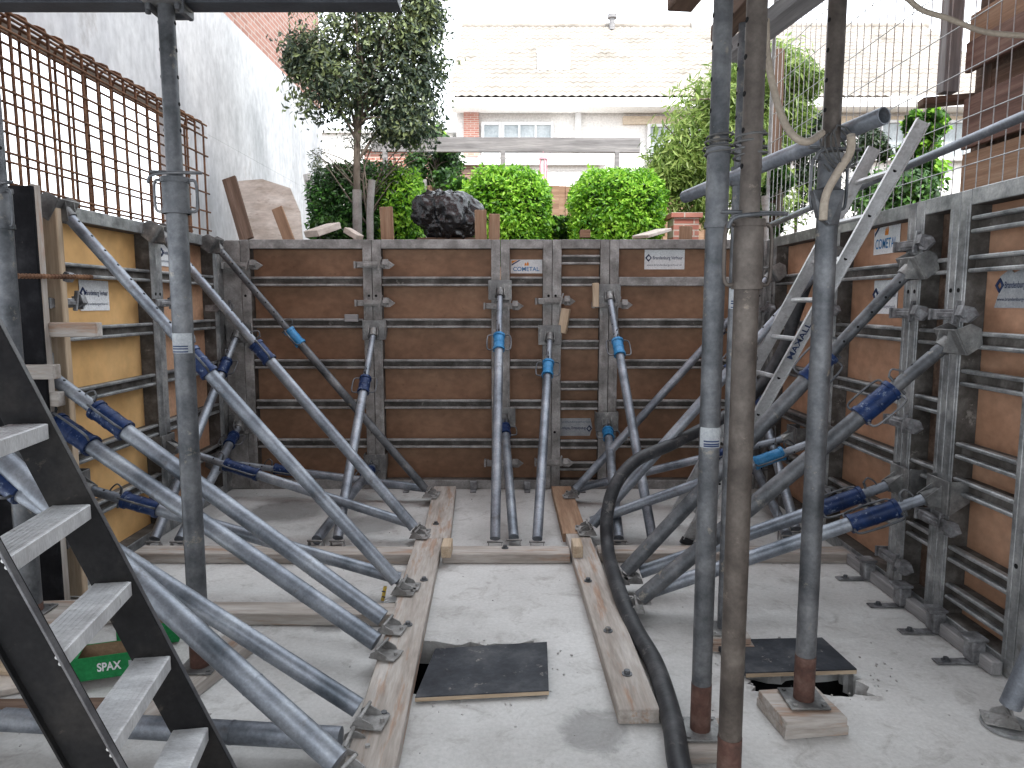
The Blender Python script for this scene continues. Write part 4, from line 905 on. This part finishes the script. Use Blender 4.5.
# pale narrow leaved tree at right
Yw = 8.6
wb = [(pY(715, 110, Yw), (.55, .5, .5)), (pY(690, 150, Yw), (.55, .5, .45)), (pY(745, 80, Yw), (.5, .5, .4)), (pY(730, 160, Yw), (.6, .5, .5)), (pY(775, 70, Yw), (.45, .4, .35)), (pY(670, 170, Yw), (.3, .3, .3)), (pY(700, 195, Yw), (.5, .4, .4)), (pY(760, 200, Yw), (.5, .4, .4)), (pY(800, 80, Yw), (.25, .3, .2)), (pY(760, 130, Yw), (.4, .4, .4)), (pY(790, 110, Yw), (.25, .3, .3))]
base = pY(735, 245, Yw); base.z = 1.75
root = empty('narrow_leaved_tree', base, 'pale green tree with narrow drooping leaves behind the vertical props', 'tree')
mb = MB(); limbs(mb, base, pY(735, 110, Yw), .06, wb, 40); mb.build('trunk', M['bark'], root)
mb = MB(); leaves(mb, wb, 26000, .12, 4.8, .7, .2, .4); mb.build('crown', M['leaf_willow'], root)
# conifers and others at right
bush('dark_conifer', 800, 165, 9.6, .62, .5, .85, 9000, .06, M['leaf_conifer'], 'dark conifer behind the mesh fence, left of the right prop', 'conifer')
bush('dark_conifer', 868, 172, 9.8, .42, .5, .7, 6000, .06, M['leaf_conifer'], 'dark conifer behind the aluminium ladder top', 'conifer')
bush('garden_shrub', 925, 150, 9.2, .28, .4, .75, 2200, .1, M['leaf_lime'], 'bright green shrub between ladder top and timber wall', 'shrub')
bush('garden_shrub', 895, 200, 8.8, .6, .4, .4, 3000, .08, M['leaf_dark'], 'green shrub behind the mesh fence under the ladder top', 'shrub')
bush('ivy_plant', 777, 200, 7.2, .16, .14, .5, 1300, .06, M['leaf_ivy'], 'variegated ivy climbing the brown post at right', 'ivy')
a = pY(772, 245, 7.25); a.z = 1.75
plank('garden_post', a, pY(778, 50, 7.25), .1, .1, M['wood_dark'], 'brown upright post overgrown with ivy behind the far right corner', 'post', up=V((0, 1, 0)))
mb = MB(); mb.tube(pY(766, 245, 7.1), pY(765, 205, 7.1), .028, seg=12); mb.tube(pY(765, 205, 7.1), pY(765, 196, 7.1), .034, seg=12)
tag(mb.build('orange_pipe', M['white_wrap'], loc=pY(766, 245, 7.1)), 'pale pipe stub standing beside the ivy covered post', 'pipe')
# ------------------------------------------------------------------ bag
c = pY(449, 218, 7.1); mb = MB(); bm = bmesh.new(); bmesh.ops.create_icosphere(bm, subdivisions=6, radius=1)
for v in bm.verts:
    d = v.co.normalized()
    k = 1+.2*mnoise.noise(d*1.3+V((3, 1, 2)))-.10*abs(mnoise.noise(d*3.1))-.20*abs(mnoise.noise(V((d.x*3.2, d.y*3.2, d.z*2.))+V((5, 5, 5))))-.07*abs(mnoise.noise(V((d.x*7, d.y*7, d.z*2.5))))+.06
    if d.z < -.3: k *= .95
    v.co = V((d.x*.335, d.y*.30, max(d.z, -.75)*.29))*k+c
bm.verts.index_update(); mb.add([v.co.copy() for v in bm.verts], [[v.index for v in f.verts] for f in bm.faces], 0, True); bm.free()
tag(mb.build('plastic_bag', M['bag'], loc=c), 'crumpled black plastic bag heaped behind the back wall', 'plastic bag')
mb = MB(); mb.box(c+V((0, .05, -.40)), (.6, .4, .40), None, 0, .01); tag(mb.build('wooden_crate', M['wood_dark'], loc=c), 'low dark crate hidden under the black plastic bag', 'crate')
# ------------------------------------------------------------------ garden fence and frame
fy = 13.0; x0, x1 = pY(425, 190, fy).x, pY(720, 190, fy).x; zt = pY(512, 186, fy).z
root = empty('board_fence', (x0, fy, 1.75), 'weathered wooden board fence behind the bushes', 'fence')
mb = MB(); x = x0; i = 0
while x < x1:
    w = .135; mb.box((x+w/2, fy+(.012 if i % 2 else -.012), (1.75+zt)/2+random.uniform(-.01, .01)), (w, .018, zt-1.75), None, 0, .003); x += w*.93; i += 1
mb.build('boards', M['wood_orange'], root)
x = x0
while x < x1+.1:
    mb = MB(); mb.box((x, fy-.07, (1.75+zt)/2+.04), (.09, .09, zt-1.75+.12), None, 0, .01); mb.build('post', M['wood_grey'], root); x += 1.85
gy = 11.0
root = empty('garden_pergola', (0, gy, 1.75), 'long grey wooden beam carried on thin posts above the bushes', 'pergola')
a, b = pY(372, 144.5, gy), pY(640, 145.5, gy); plank('beam', a, b, .06, .215, M['wood_grey'], parent=root)
for px in (503, 617, 385):
    t_ = pY(px, 151, gy); mb = MB(); mb.box((t_.x, gy, (t_.z+1.75)/2), (.07, .07, t_.z-1.75-.01), None, 0, .005); mb.build('post', M['wood_grey'], root)
a = pY(543, 152, gy); root = empty('pink_feeder', a, 'small pink and white hanging feeder below the grey beam', 'bird feeder')
mb = MB(); mb.tube(a+V((0, -.05, -.0)), a+V((0, -.05, -.09)), .004, seg=6); mb.tube(a+V((0, -.05, -.09)), a+V((0, -.05, -.12)), .05, .06, seg=14); mb.tube(a+V((0, -.05, -.42)), a+V((0, -.05, -.45)), .07, seg=14); mb.build('cap', M['pink'], root)
mb = MB(); mb.tube(a+V((0, -.05, -.12)), a+V((0, -.05, -.42)), .045, seg=14); mb.build('clear_tube', M['white'], root)
for k in range(5):
    t = 2*PI*k/5; mb = MB(); q = a+V((math.cos(t)*.055, -.05+math.sin(t)*.055, 0)); mb.tube(q-z3*.11, q-z3*.43, .009, seg=6); mb.build('bar', M['pink'], root)
# ------------------------------------------------------------------ row house
hy = 22.; hx0, hx1 = pY(456, 105, hy).x, 15.0; ez = pY(600, 108, hy).z; rz = ez+4.1; ridge_y = hy+5.2
root = empty('row_house', (hx0, hy, 1.75), 'white fronted row house with pale tiled roof behind the garden', 'house')
mb = MB(); mb.box(((hx0+hx1)/2, hy+5.2, (1.75+ez)/2), (hx1-hx0, 10.2, ez-1.75)); mb.build('wall', M['white_paint'], root)
mb = MB(); mb.box(((hx0+hx1)/2, hy-.35, ez-.02), (hx1-hx0+.2, .7, .26), None, 0, .01); mb.build('eaves_fascia', M['white_paint'], root)
mb = MB(); mb.box(((hx0+5.0+hx1)/2, hy+.05, ez-.35), (hx1-hx0-5.0, .14, .22)); mb.build('beige_band', M['beige_band'], root)
# roof with rolled tiles
mb = MB(); cw, nc = .245, int((hx1-hx0+.3)/.245); nrw = 18; sy = (ridge_y-hy+.65)/nrw; vs = []; prof = [0, .5, 1, .5]
cols = nc*4+1
for r in range(nrw):
    for e in (0, 1):
        yy = hy-.65+(r+e)*sy; zz = ez+.12+(rz-ez)*((r+e)/nrw)+(.03 if e == 0 else -.0)
        for q in range(cols): vs.append((hx0-.15+q*cw/4, yy, zz+.045*prof[q % 4]))
fs = []
for r in range(2*nrw-1):
    for q in range(cols-1): fs.append((r*cols+q, r*cols+q+1, (r+1)*cols+q+1, (r+1)*cols+q))
mb.add(vs, fs, 0, False); mb.quad((hx0-.15, ridge_y, rz+.1), (hx1+.15, ridge_y, rz+.1), (hx1+.15, ridge_y+5.5, ez+.1), (hx0-.15, ridge_y+5.5, ez+.1))
mb.add([(hx0-.02, hy-.6, ez+.05), (hx0-.02, ridge_y, rz+.05), (hx0-.02, ridge_y+5.5, ez+.05)], [(0, 1, 2)])
rf = mb.build('roof', M['roof'], root)
mb = MB(); mb.tube((hx0-.15, ridge_y, rz+.12), (hx1+.15, ridge_y, rz+.12), .13, seg=10); mb.build('ridge_tiles', M['roof'], rf)
def onroof(px, py):
    lo, hi = hy-.6, ridge_y
    for _ in range(40):
        m_ = (lo+hi)/2; p = pY(px, py, m_); zr = ez+.12+(rz-ez)*(m_-hy+.65)/(ridge_y-hy+.65)
        if p.z > zr: lo = m_
        else: hi = m_
    return pY(px, py, m_)
a, b = onroof(537, 71), onroof(570, 71); c1, d1 = onroof(570, 54), onroof(537, 54); up = V((0, -.6, .75))
nn = (b-a).cross(c1-b).normalized()
mb = MB(); mb.prism([p+nn*.02 for p in (a, b, c1, d1)], nn*.14); sk = mb.build('skylight', M['frame_w'], rf)
mb = MB(); k = [(a+b+c1+d1)/4+((p-(a+b+c1+d1)/4)*.84)+nn*.165 for p in (a, b, c1, d1)]; mb.prism(k, nn*.01); mb.build('pane', M['dark_glass'], sk)
c = onroof(612, 30); mb = MB(); mb.tube(c, c+z3*.45, .1, seg=12); mb.tube(c+z3*.4, c+z3*.52, .17, seg=12); mb.build('roof_vent', M['wood_grey'], rf)
mb = MB(); c = pY(700, 40, ridge_y); mb.box((c.x, ridge_y, rz+.4), (.7, .6, 1.2)); mb.box((c.x, ridge_y, rz+1.03), (.82, .72, .08)); mb.build('chimney', M['white_paint'], rf)
for (pa, pb, t_, bt, nm, mt) in ((464, 479, 111, 156, 'brick_pier', 'brick_front'), (575, 581, 112, 150, 'downpipe', 'frame_w')):
    a, b = pY(pa, bt, hy-.06), pY(pb, t_, hy-.06); mb = MB(); mb.box(((a.x+b.x)/2, hy-.05, (a.z+b.z)/2), (b.x-a.x, .1, b.z-a.z)); mb.build(nm, M[mt], root)
def win(pa, pb, t_, bt, dv=2):
    a, b = pY(pa, bt, hy), pY(pb, t_, hy); cx, cz_, w, h = (a.x+b.x)/2, (a.z+b.z)/2, b.x-a.x, b.z-a.z
    mb = MB(); 
    for s in (-1, 1): mb.box((cx+s*w/2, hy-.05, cz_), (.08, .1, h+.08), None, 0, .005); mb.box((cx, hy-.05, cz_+s*h/2), (w-.09, .1, .08), None, 0, .005)
    for k in range(1, dv): mb.box((cx-w/2+k*w/dv, hy-.048, cz_), (.06, .09, h-.09))
    f = mb.build('window', M['frame_w'], root); mb = MB(); mb.box((cx, hy-.02, cz_), (w-.08, .02, h-.08)); mb.build('pane', M['dark_glass'], f)
    mb = MB(); mb.box((cx, hy-.09, cz_-h/2-.07), (w+.15, .2, .05)); mb.build('sill', M['frame_w'], f)
win(483, 500, 124, 155, 1); win(503, 552, 124, 155, 3); win(648, 690, 126, 158, 2); win(745, 800, 122, 158, 3); win(855, 905, 122, 158, 2); win(915, 990, 122, 158, 3)
# ground floor extension: brown cladding and white slatted garage door
a, b = pY(446, 240, hy-1.5), pY(500, 166, hy-1.5)
root2 = root
mb = MB(); mb.box(((a.x+b.x)/2, hy-.75, (1.75+b.z)/2), (b.x-a.x, 1.48, b.z-1.75))
z = 1.9
while z < b.z: mb.box(((a.x+b.x)/2, hy-1.50, z), (b.x-a.x, .03, .12), None, 0, .004); z += .16
mb.build('brown_clad_porch', M['clinker'], root2)
a2, b2 = pY(502, 240, hy-1.5), pY(600, 166, hy-1.5)
mb = MB(); mb.box(((a2.x+b2.x)/2, hy-.74, (1.75+b2.z)/2), (b2.x-a2.x, 1.46, b2.z-1.75)); z = 1.9
while z < b2.z: mb.box(((a2.x+b2.x)/2, hy-1.48, z), (b2.x-a2.x, .03, .24), None, 0, .006); z += .27
mb.build('garage_door', M['white_paint'], root2)
mb = MB(); mb.box(((a.x+b2.x)/2, hy-.8, b.z+.07), (b2.x-a.x+.3, 1.75, .13)); mb.build('porch_roof', M['frame_w'], root2)
# low brick shed at left
a, b = pY(366, 240, 14), pY(424, 150, 14); root = empty('brick_shed', (a.x, 14, 1.75), 'low brick garden shed behind the hedge left of the bag', 'shed')
mb = MB(); mb.box(((a.x+b.x)/2, 15, (1.75+b.z)/2), (b.x-a.x, 2, b.z-1.75)); mb.build('wall', M['brick_front'], root)
mb = MB(); mb.box(((a.x+b.x)/2, 15, b.z+.05), (b.x-a.x+.2, 2.2, .1)); mb.build('roof', M['frame_w'], root)
# distant white house left of the tree trunk
a = pY(325, 240, 24); b = pY(452, 132, 24); root = empty('garden_wall', (a.x, 24, 1.75), 'pale garden building seen beyond the end of the plastered wall', 'outbuilding')
mb = MB(); mb.box(((a.x+b.x)/2-1, 25, (1.75+b.z)/2), (b.x-a.x+2, 1.6, b.z-1.75)); mb.build('wall', M['white_paint'], root)
mb = MB(); mb.box(((a.x+b.x)/2-1, 25, b.z+.06), (b.x-a.x+2.3, 1.9, .12)); mb.build('roof', M['frame_w'], root)
# brick garden wall bit right
a = pY(672, 245, 7.8); b = pY(698, 218, 7.8)
root = empty('brick_pillar', (a.x, 7.8, 1.75), 'low reddish brick pillar seen behind the rim at right', 'pillar'); mb = MB(); mb.box(((a.x+b.x)/2, 7.9, (1.75+b.z)/2), (b.x-a.x, .3, b.z-1.75)); mb.build('shaft', M['brick_front'], root)
mb = MB(); mb.box(((a.x+b.x)/2, 7.9, b.z+.025), (b.x-a.x+.06, .36, .05)); mb.build('coping', M['brick_front'], root)
# ------------------------------------------------------------------ right side: rail, mesh fence, timber wall
mb = MB(); mb.tube((2.33, 2.2, 2.50), (2.31, 6.5, 2.29), .024, seg=16); tag(mb.build('guard_rail_tube', M['galv'], loc=(2.3, 4, 2.4)), 'long galvanised tube running along the top of the right wall', 'scaffold tube')
mb = MB(); mb.box((2.36, 4.1, 2.115), (.24, 3.9, .03)); tag(mb.build('rim_cover_strip', M['black_band'], loc=(2.36, 4.1, 2.115)), 'dark felt covered strip along the rim behind the right wall', 'strip')
def mesh_fence(y0, y1, x, z0, z1, label):
    root = empty('mesh_fence', (x, y0, z0), label, 'mesh fence', 'mesh site fences above the right wall')
    mb = MB(); mb.path([(x, y0, z0-.25), (x, y0, z1), (x, y1, z1), (x, y1, z0-.25)], .019, seg=10); mb.path([(x, y0, z0), (x, y1, z0)], .015, seg=8); mb.build('frame', M['wire'], root)
    mb = MB(); y = y0+.1
    while y < y1-.05: mb.tube((x, y, z0), (x, y, z1), .0032, seg=5, cap=False); y += .105
    z = z0+.15
    while z < z1-.05: mb.tube((x-.004, y0, z), (x-.004, y1, z), .0034, seg=5, cap=False); z += .26
    mb.build('wire_mesh', M['wire'], root)
mesh_fence(1.0, 3.25, 2.50, 2.2, 4.7, 'nearer galvanised mesh fence panel in front of the timber wall')
mesh_fence(3.3, 7.1, 2.50, 2.2, 4.7, 'farther galvanised mesh fence panel in front of the conifers')
tx = 3.15
root = empty('timber_wall', (tx, 4.6, 1.75), 'tall rough timber shoring of dark and reddish boards at the right edge', 'timber wall')
zs = [2.2, 2.52, 2.66, 2.95, 3.10, 3.42, 3.55, 3.85, 3.95, 4.3]
for i, (za, zb, mt, ou) in enumerate(((1.76, 2.30, 'wood_orange', 0), (2.31, 2.62, 'wood_orange', .02), (2.64, 2.98, 'wood_red', .05), (2.99, 3.14, 'wood_dark', -.05), (3.15, 3.35, 'wood_red', .05), (3.36, 3.55, 'wood_orange', .0), (3.56, 3.8, 'wood_dark', -.03), (3.81, 4.1, 'wood_orange', .04))):
    plank('board', (tx-ou, 3.3, (za+zb)/2+random.uniform(-.01, .01)), (tx-ou, 5.02+random.uniform(0, .12), (za+zb)/2), .04, zb-za-.004, M[mt], parent=root)
mb = MB(); mb.box((tx+.06, 4.2, 3.0), (.03, 1.8, 2.4)); mb.build('backing', M['wood_dark'], root)
for (yy, mt, dx, zz) in ((5.14, 'wood_grey', .12, 3.05), (4.95, 'wood_dark', -.08, 1.76), (4.2, 'wood_grey', .10, 3.3)):
    plank('post', (tx-dx, yy, zz), (tx-dx, yy, 4.3), .11, .09, M[mt], parent=root, up=V((0, 1, 0)))
plank('grey_timber', (2.88, 5.20, 3.00), (3.3, 5.12, 3.02), .12, .05, M['wood_dark'], 'dark timber end sticking out of the timber wall to the left', 'timber')
# ------------------------------------------------------------------ aluminium ladder
f0, t0 = V((1.17, 4.58, .03)), V((2.2, 3.94, 2.57)); off = V((-.02, .40, 0)); d = (t0-f0).normalized(); L = (t0-f0).length
root = empty('aluminium_ladder', f0, 'aluminium ladder leaning out of the pit over the right wall', 'ladder')
side = off.normalized(); nn = d.cross(side).normalized(); R = Matrix((d, side, nn)).transposed()
for k in (0, 1):
    a = f0+off*k; b = t0+off*k*(1. if k == 0 else .98)
    if k == 1: b = a+d*(L-.06)
    mb = MB(); mb.box((a+b)/2, ((b-a).length, .006, .075), R, 0, .001)
    s = 1 if k == 0 else -1
    for e in (-1, 1): mb.box((a+b)/2+nn*e*.035+side*s*.008*-1, ((b-a).length, .022, .006), R, 0, .001)
    q = .2
    while q < L-.1:
        c = a+d*q; mb.tube(c-side*.0035, c+side*.0035, .011, seg=10, mi=1); q += .26
    mb.build('side_rail', [M['alu'], M['hole']], root)
    mb = MB(); mb.box(a-d*.01, (.05, .03, .085), R, 0, .004); mb.build('foot_cap', M['hose'], root)
q = .2
while q < L-.08:
    mb = MB(); mb.box(f0+d*q+off/2, (.028, off.length-.01, .028), R, 0, .006); mb.build('rung', M['alu'], root); q += .26
text_mesh('lettering', 'MAXALL', f0+d*1.37-side*.0045, d, nn*-1 if (d.cross(-nn)).dot(-side) > 0 else nn, .05, M['ink'], root, width=.24, bold=.02)
# ------------------------------------------------------------------ stepladder, foreground
sl = .405; du = V((sl, 0, -1)).normalized(); pe = V((-du.z, 0, du.x)).normalized()     # perpendicular pointing right / up
if pe.x < 0: pe = -pe
root = empty('step_ladder', (-1.18, 2.12, 0), 'stepladder with black side rails and pale aluminium treads in the left foreground', 'stepladder')
def edge(z): return -1.17+(.735-z)*sl
RW = .118
for (yy, s) in ((2.125, 1), (1.65, -1)):
    a = V((edge(0.02), yy, .02)); b = V((edge(1.62), yy, 1.62)); c = (a+b)/2-pe*RW/2; Rr = Matrix((du, V((0, 1, 0)), du.cross(V((0, 1, 0))))).transposed()
    mb = MB(); mb.box(c, ((b-a).length, .010, RW), Rr, 0, .001)
    for e in (-1, 1): mb.box(c+pe*e*(RW/2-.004)-V((0, s*.012, 0)), ((b-a).length, .028, .006), Rr, 0, .001, ) if False else mb.box(c+pe*e*(RW/2-.003)+V((0, s*.011, 0)), ((b-a).length, .024, .006), Rr, 1 if e > 0 else 0, .001)
    mb.build('side_rail', [M['rail_dark'], M['rail_edge']], root)
    mb = MB(); mb.box(a-pe*RW/2+V((0, 0, -.005)), (.05, .03, RW+.02), Rr, 0, .004); mb.build('foot_cap', M['hose'], root)
for k in range(6):
    z = .245+.25*k
    if k == 5: continue
    xr = edge(z)-.005
    mb = MB(); mb.box((xr-.055, 1.888, z-.006), (.105, .452, .012), None, 0, .003)
    mb.box((xr-.0045, 1.888, z-.024), (.009, .452, .046), None, 0, .002); mb.box((xr-.104, 1.888, z-.022), (.006, .452, .036), None, 0, .002)
    for q in range(6): mb.box((xr-.018-.015*q, 1.888, z+.0012), (.004, .43, .0008))
    for yy in (1.665, 2.108): mb.tube((xr-.03, yy, z-.02), (xr-.03, yy+.001, z-.02), .006, seg=8)
    mb.build('tread', M['step'], root)
for yy in (1.643, 2.134):
    for k in range(5):
        z = .245+.25*k; mb = MB(); c = V((edge(z), yy, z))-pe*.012
        s = -1 if yy < 2 else 1
        for j in (0, .018): mb.tube(c+du*j, c+du*j+V((0, s*.003, 0)), .0055, seg=8)
        mb.build('rivet', M['alu'], root)
zt = 1.62; mb = MB(); mb.box((edge(zt)-.12, 1.888, zt+.01), (.26, .5, .05), None, 0, .01); mb.build('top_platform', M['redcap'], root)
mb = MB(); a = pX(3, 339, edge(1.47)-.02); mb.box((edge(1.47)-.075, 2.125, 1.465), (.05, .035, .035), Matrix.Rotation(-.0, 3, 'Y'), 0, .006); mb.build('red_joint', M['redcap'], root)
for yy in (1.68, 2.10):
    mb = MB(); a = V((edge(zt)-.22, yy, zt)); b = V((edge(zt)-.85, yy, .02)); mb.box((a+b)/2, ((a-b).length, .02, .05), basis(b-a, V((0, 1, 0)))@Matrix.Rotation(PI/2, 3, 'X'), 0, .002); mb.build('rear_leg', M['rail_dark'], root)
root.rotation_euler = (0, 0, math.radians(9))
# ------------------------------------------------------------------ green screw boxes
def screw_box(c, rz, w, d, h, lab, text=True, lid=None):
    c = V(c); R = Matrix.Rotation(rz, 3, 'Z'); root = empty('screw_box', c, lab, 'box', 'green screw boxes on the floor'); P = lambda x, y, z: c+R@V((x, y, z))
    mb = MB(); t = .003
    mb.box(P(0, -d/2, h/2), (w, t, h), R); mb.box(P(0, d/2, h/2), (w, t, h), R); mb.box(P(-w/2, 0, h/2), (t, d-2*t, h), R, 0); mb.box(P(w/2, 0, h/2), (t, d-2*t, h), R, 0)
    mb.box(P(0, 0, t), (w-.004, d-.004, t), R, 1)
    for (a_, b_, s_) in ((0, -d/2+.003, (w-.006, .001, h-.004)), (0, d/2-.003, (w-.006, .001, h-.004))): mb.box(P(a_, b_, h/2), s_, R, 1)
    for a_ in (-1, 1): mb.box(P(a_*(w/2-.003), 0, h/2), (.001, d-.01, h-.004), R, 1)
    mb.build('carton', [M['green_box'], M['cardboard']], root)
    mb = MB(); mb.box(P(-w/2+.03, 0, h+.004), (.07, d, .003), R@Matrix.Rotation(.15, 3, 'Y')); mb.build('flap', M['green_box'], root)
    if text:
        text_mesh('lettering', 'SPAX', P(-w*.05, -d/2-.003, h*.5), R@V((1, 0, 0)), z3, .05, M['white'], root, width=.09, bold=.03)
        mb = MB(); mb.box(P(w*.40, -d/2-.0025, h*.5), (.035, .001, .03), R); mb.build('printed_square', M['greyst'], root)
bp = pZ(98, 686, .0)
screw_box((bp.x, bp.y+.06, .034), .32, .30, .13, .10, 'open green cardboard screw box with white lettering behind the stepladder')
bp = pZ(140, 652, .0)
screw_box((bp.x+.0, bp.y+.10, .01), .3, .26, .12, .10, 'second green box half hidden by the black ladder rail', text=False)
# small things at the left beam
p = pZ(392, 597, .03); mb = MB(); mb.prism([p+V((-.03, -.08, 0)), p+V((.04, -.06, 0)), p+V((.05, .09, 0))], V((0, 0, .01))); tag(mb.build('paper_scrap', M['white'], loc=p), 'white pointed scrap beside the left floor beam', 'scrap')
p = pZ(384, 597, .03); mb = MB(); mb.box(p+V((0, 0, .02)), (.018, .02, .08), Matrix.Rotation(.2, 3, 'Y'), 0, .003); 
for i in range(2): mb.box(p+V((0, -.011, .005+.03*i)), (.019, .002, .005), Matrix.Rotation(.2, 3, 'Y'), 1)
tag(mb.build('yellow_ruler', [mat('yellow_wood', [(.6, .42, .08), (.7, .5, .1)], .6), M['ink']], loc=p), 'short yellow folding rule beside the left floor beam', 'ruler')
# ------------------------------------------------------------------ light
w = bpy.data.worlds.new('World'); S.world = w; w.use_nodes = True; t = w.node_tree; bg = t.nodes['Background']
sky = t.nodes.new('ShaderNodeTexSky'); sky.sky_type = 'NISHITA'; sky.sun_disc = False
SE, SA = math.radians(50), math.radians(163)       # sun ahead and to the right, above thin cloud
sky.sun_elevation = SE; sky.sun_rotation = SA; sky.air_density = 1.; sky.dust_density = 3.; sky.ozone_density = 1.
hs = t.nodes.new('ShaderNodeHueSaturation'); hs.inputs['Saturation'].default_value = .35
t.links.new(sky.outputs[0], hs.inputs['Color'])
mx = t.nodes.new('ShaderNodeMixRGB'); mx.inputs[0].default_value = .7; mx.inputs[2].default_value = (27.5, 29.2, 31.0, 1)
t.links.new(hs.outputs[0], mx.inputs[1]); t.links.new(mx.outputs[0], bg.inputs['Color']); bg.inputs['Strength'].default_value = .15
sl_ = bpy.data.lights.new('sun', 'SUN'); sl_.energy = 5.0; sl_.angle = math.radians(3); sl_.color = (1, .96, .9)
so = bpy.data.objects.new('sun', sl_); C.objects.link(so)
dv = V((math.sin(SA)*math.cos(SE), math.cos(SA)*math.cos(SE), math.sin(SE)))
so.rotation_euler = dv.to_track_quat('Z', 'Y').to_euler(); so.location = (0, 0, 20)
S.view_settings.view_transform = 'Standard'; S.view_settings.look = 'None'; S.view_settings.exposure = 0; S.view_settings.gamma = 1
S.render.engine = 'CYCLES'
for o in bpy.data.objects:
    if '_o' in o: del o['_o']
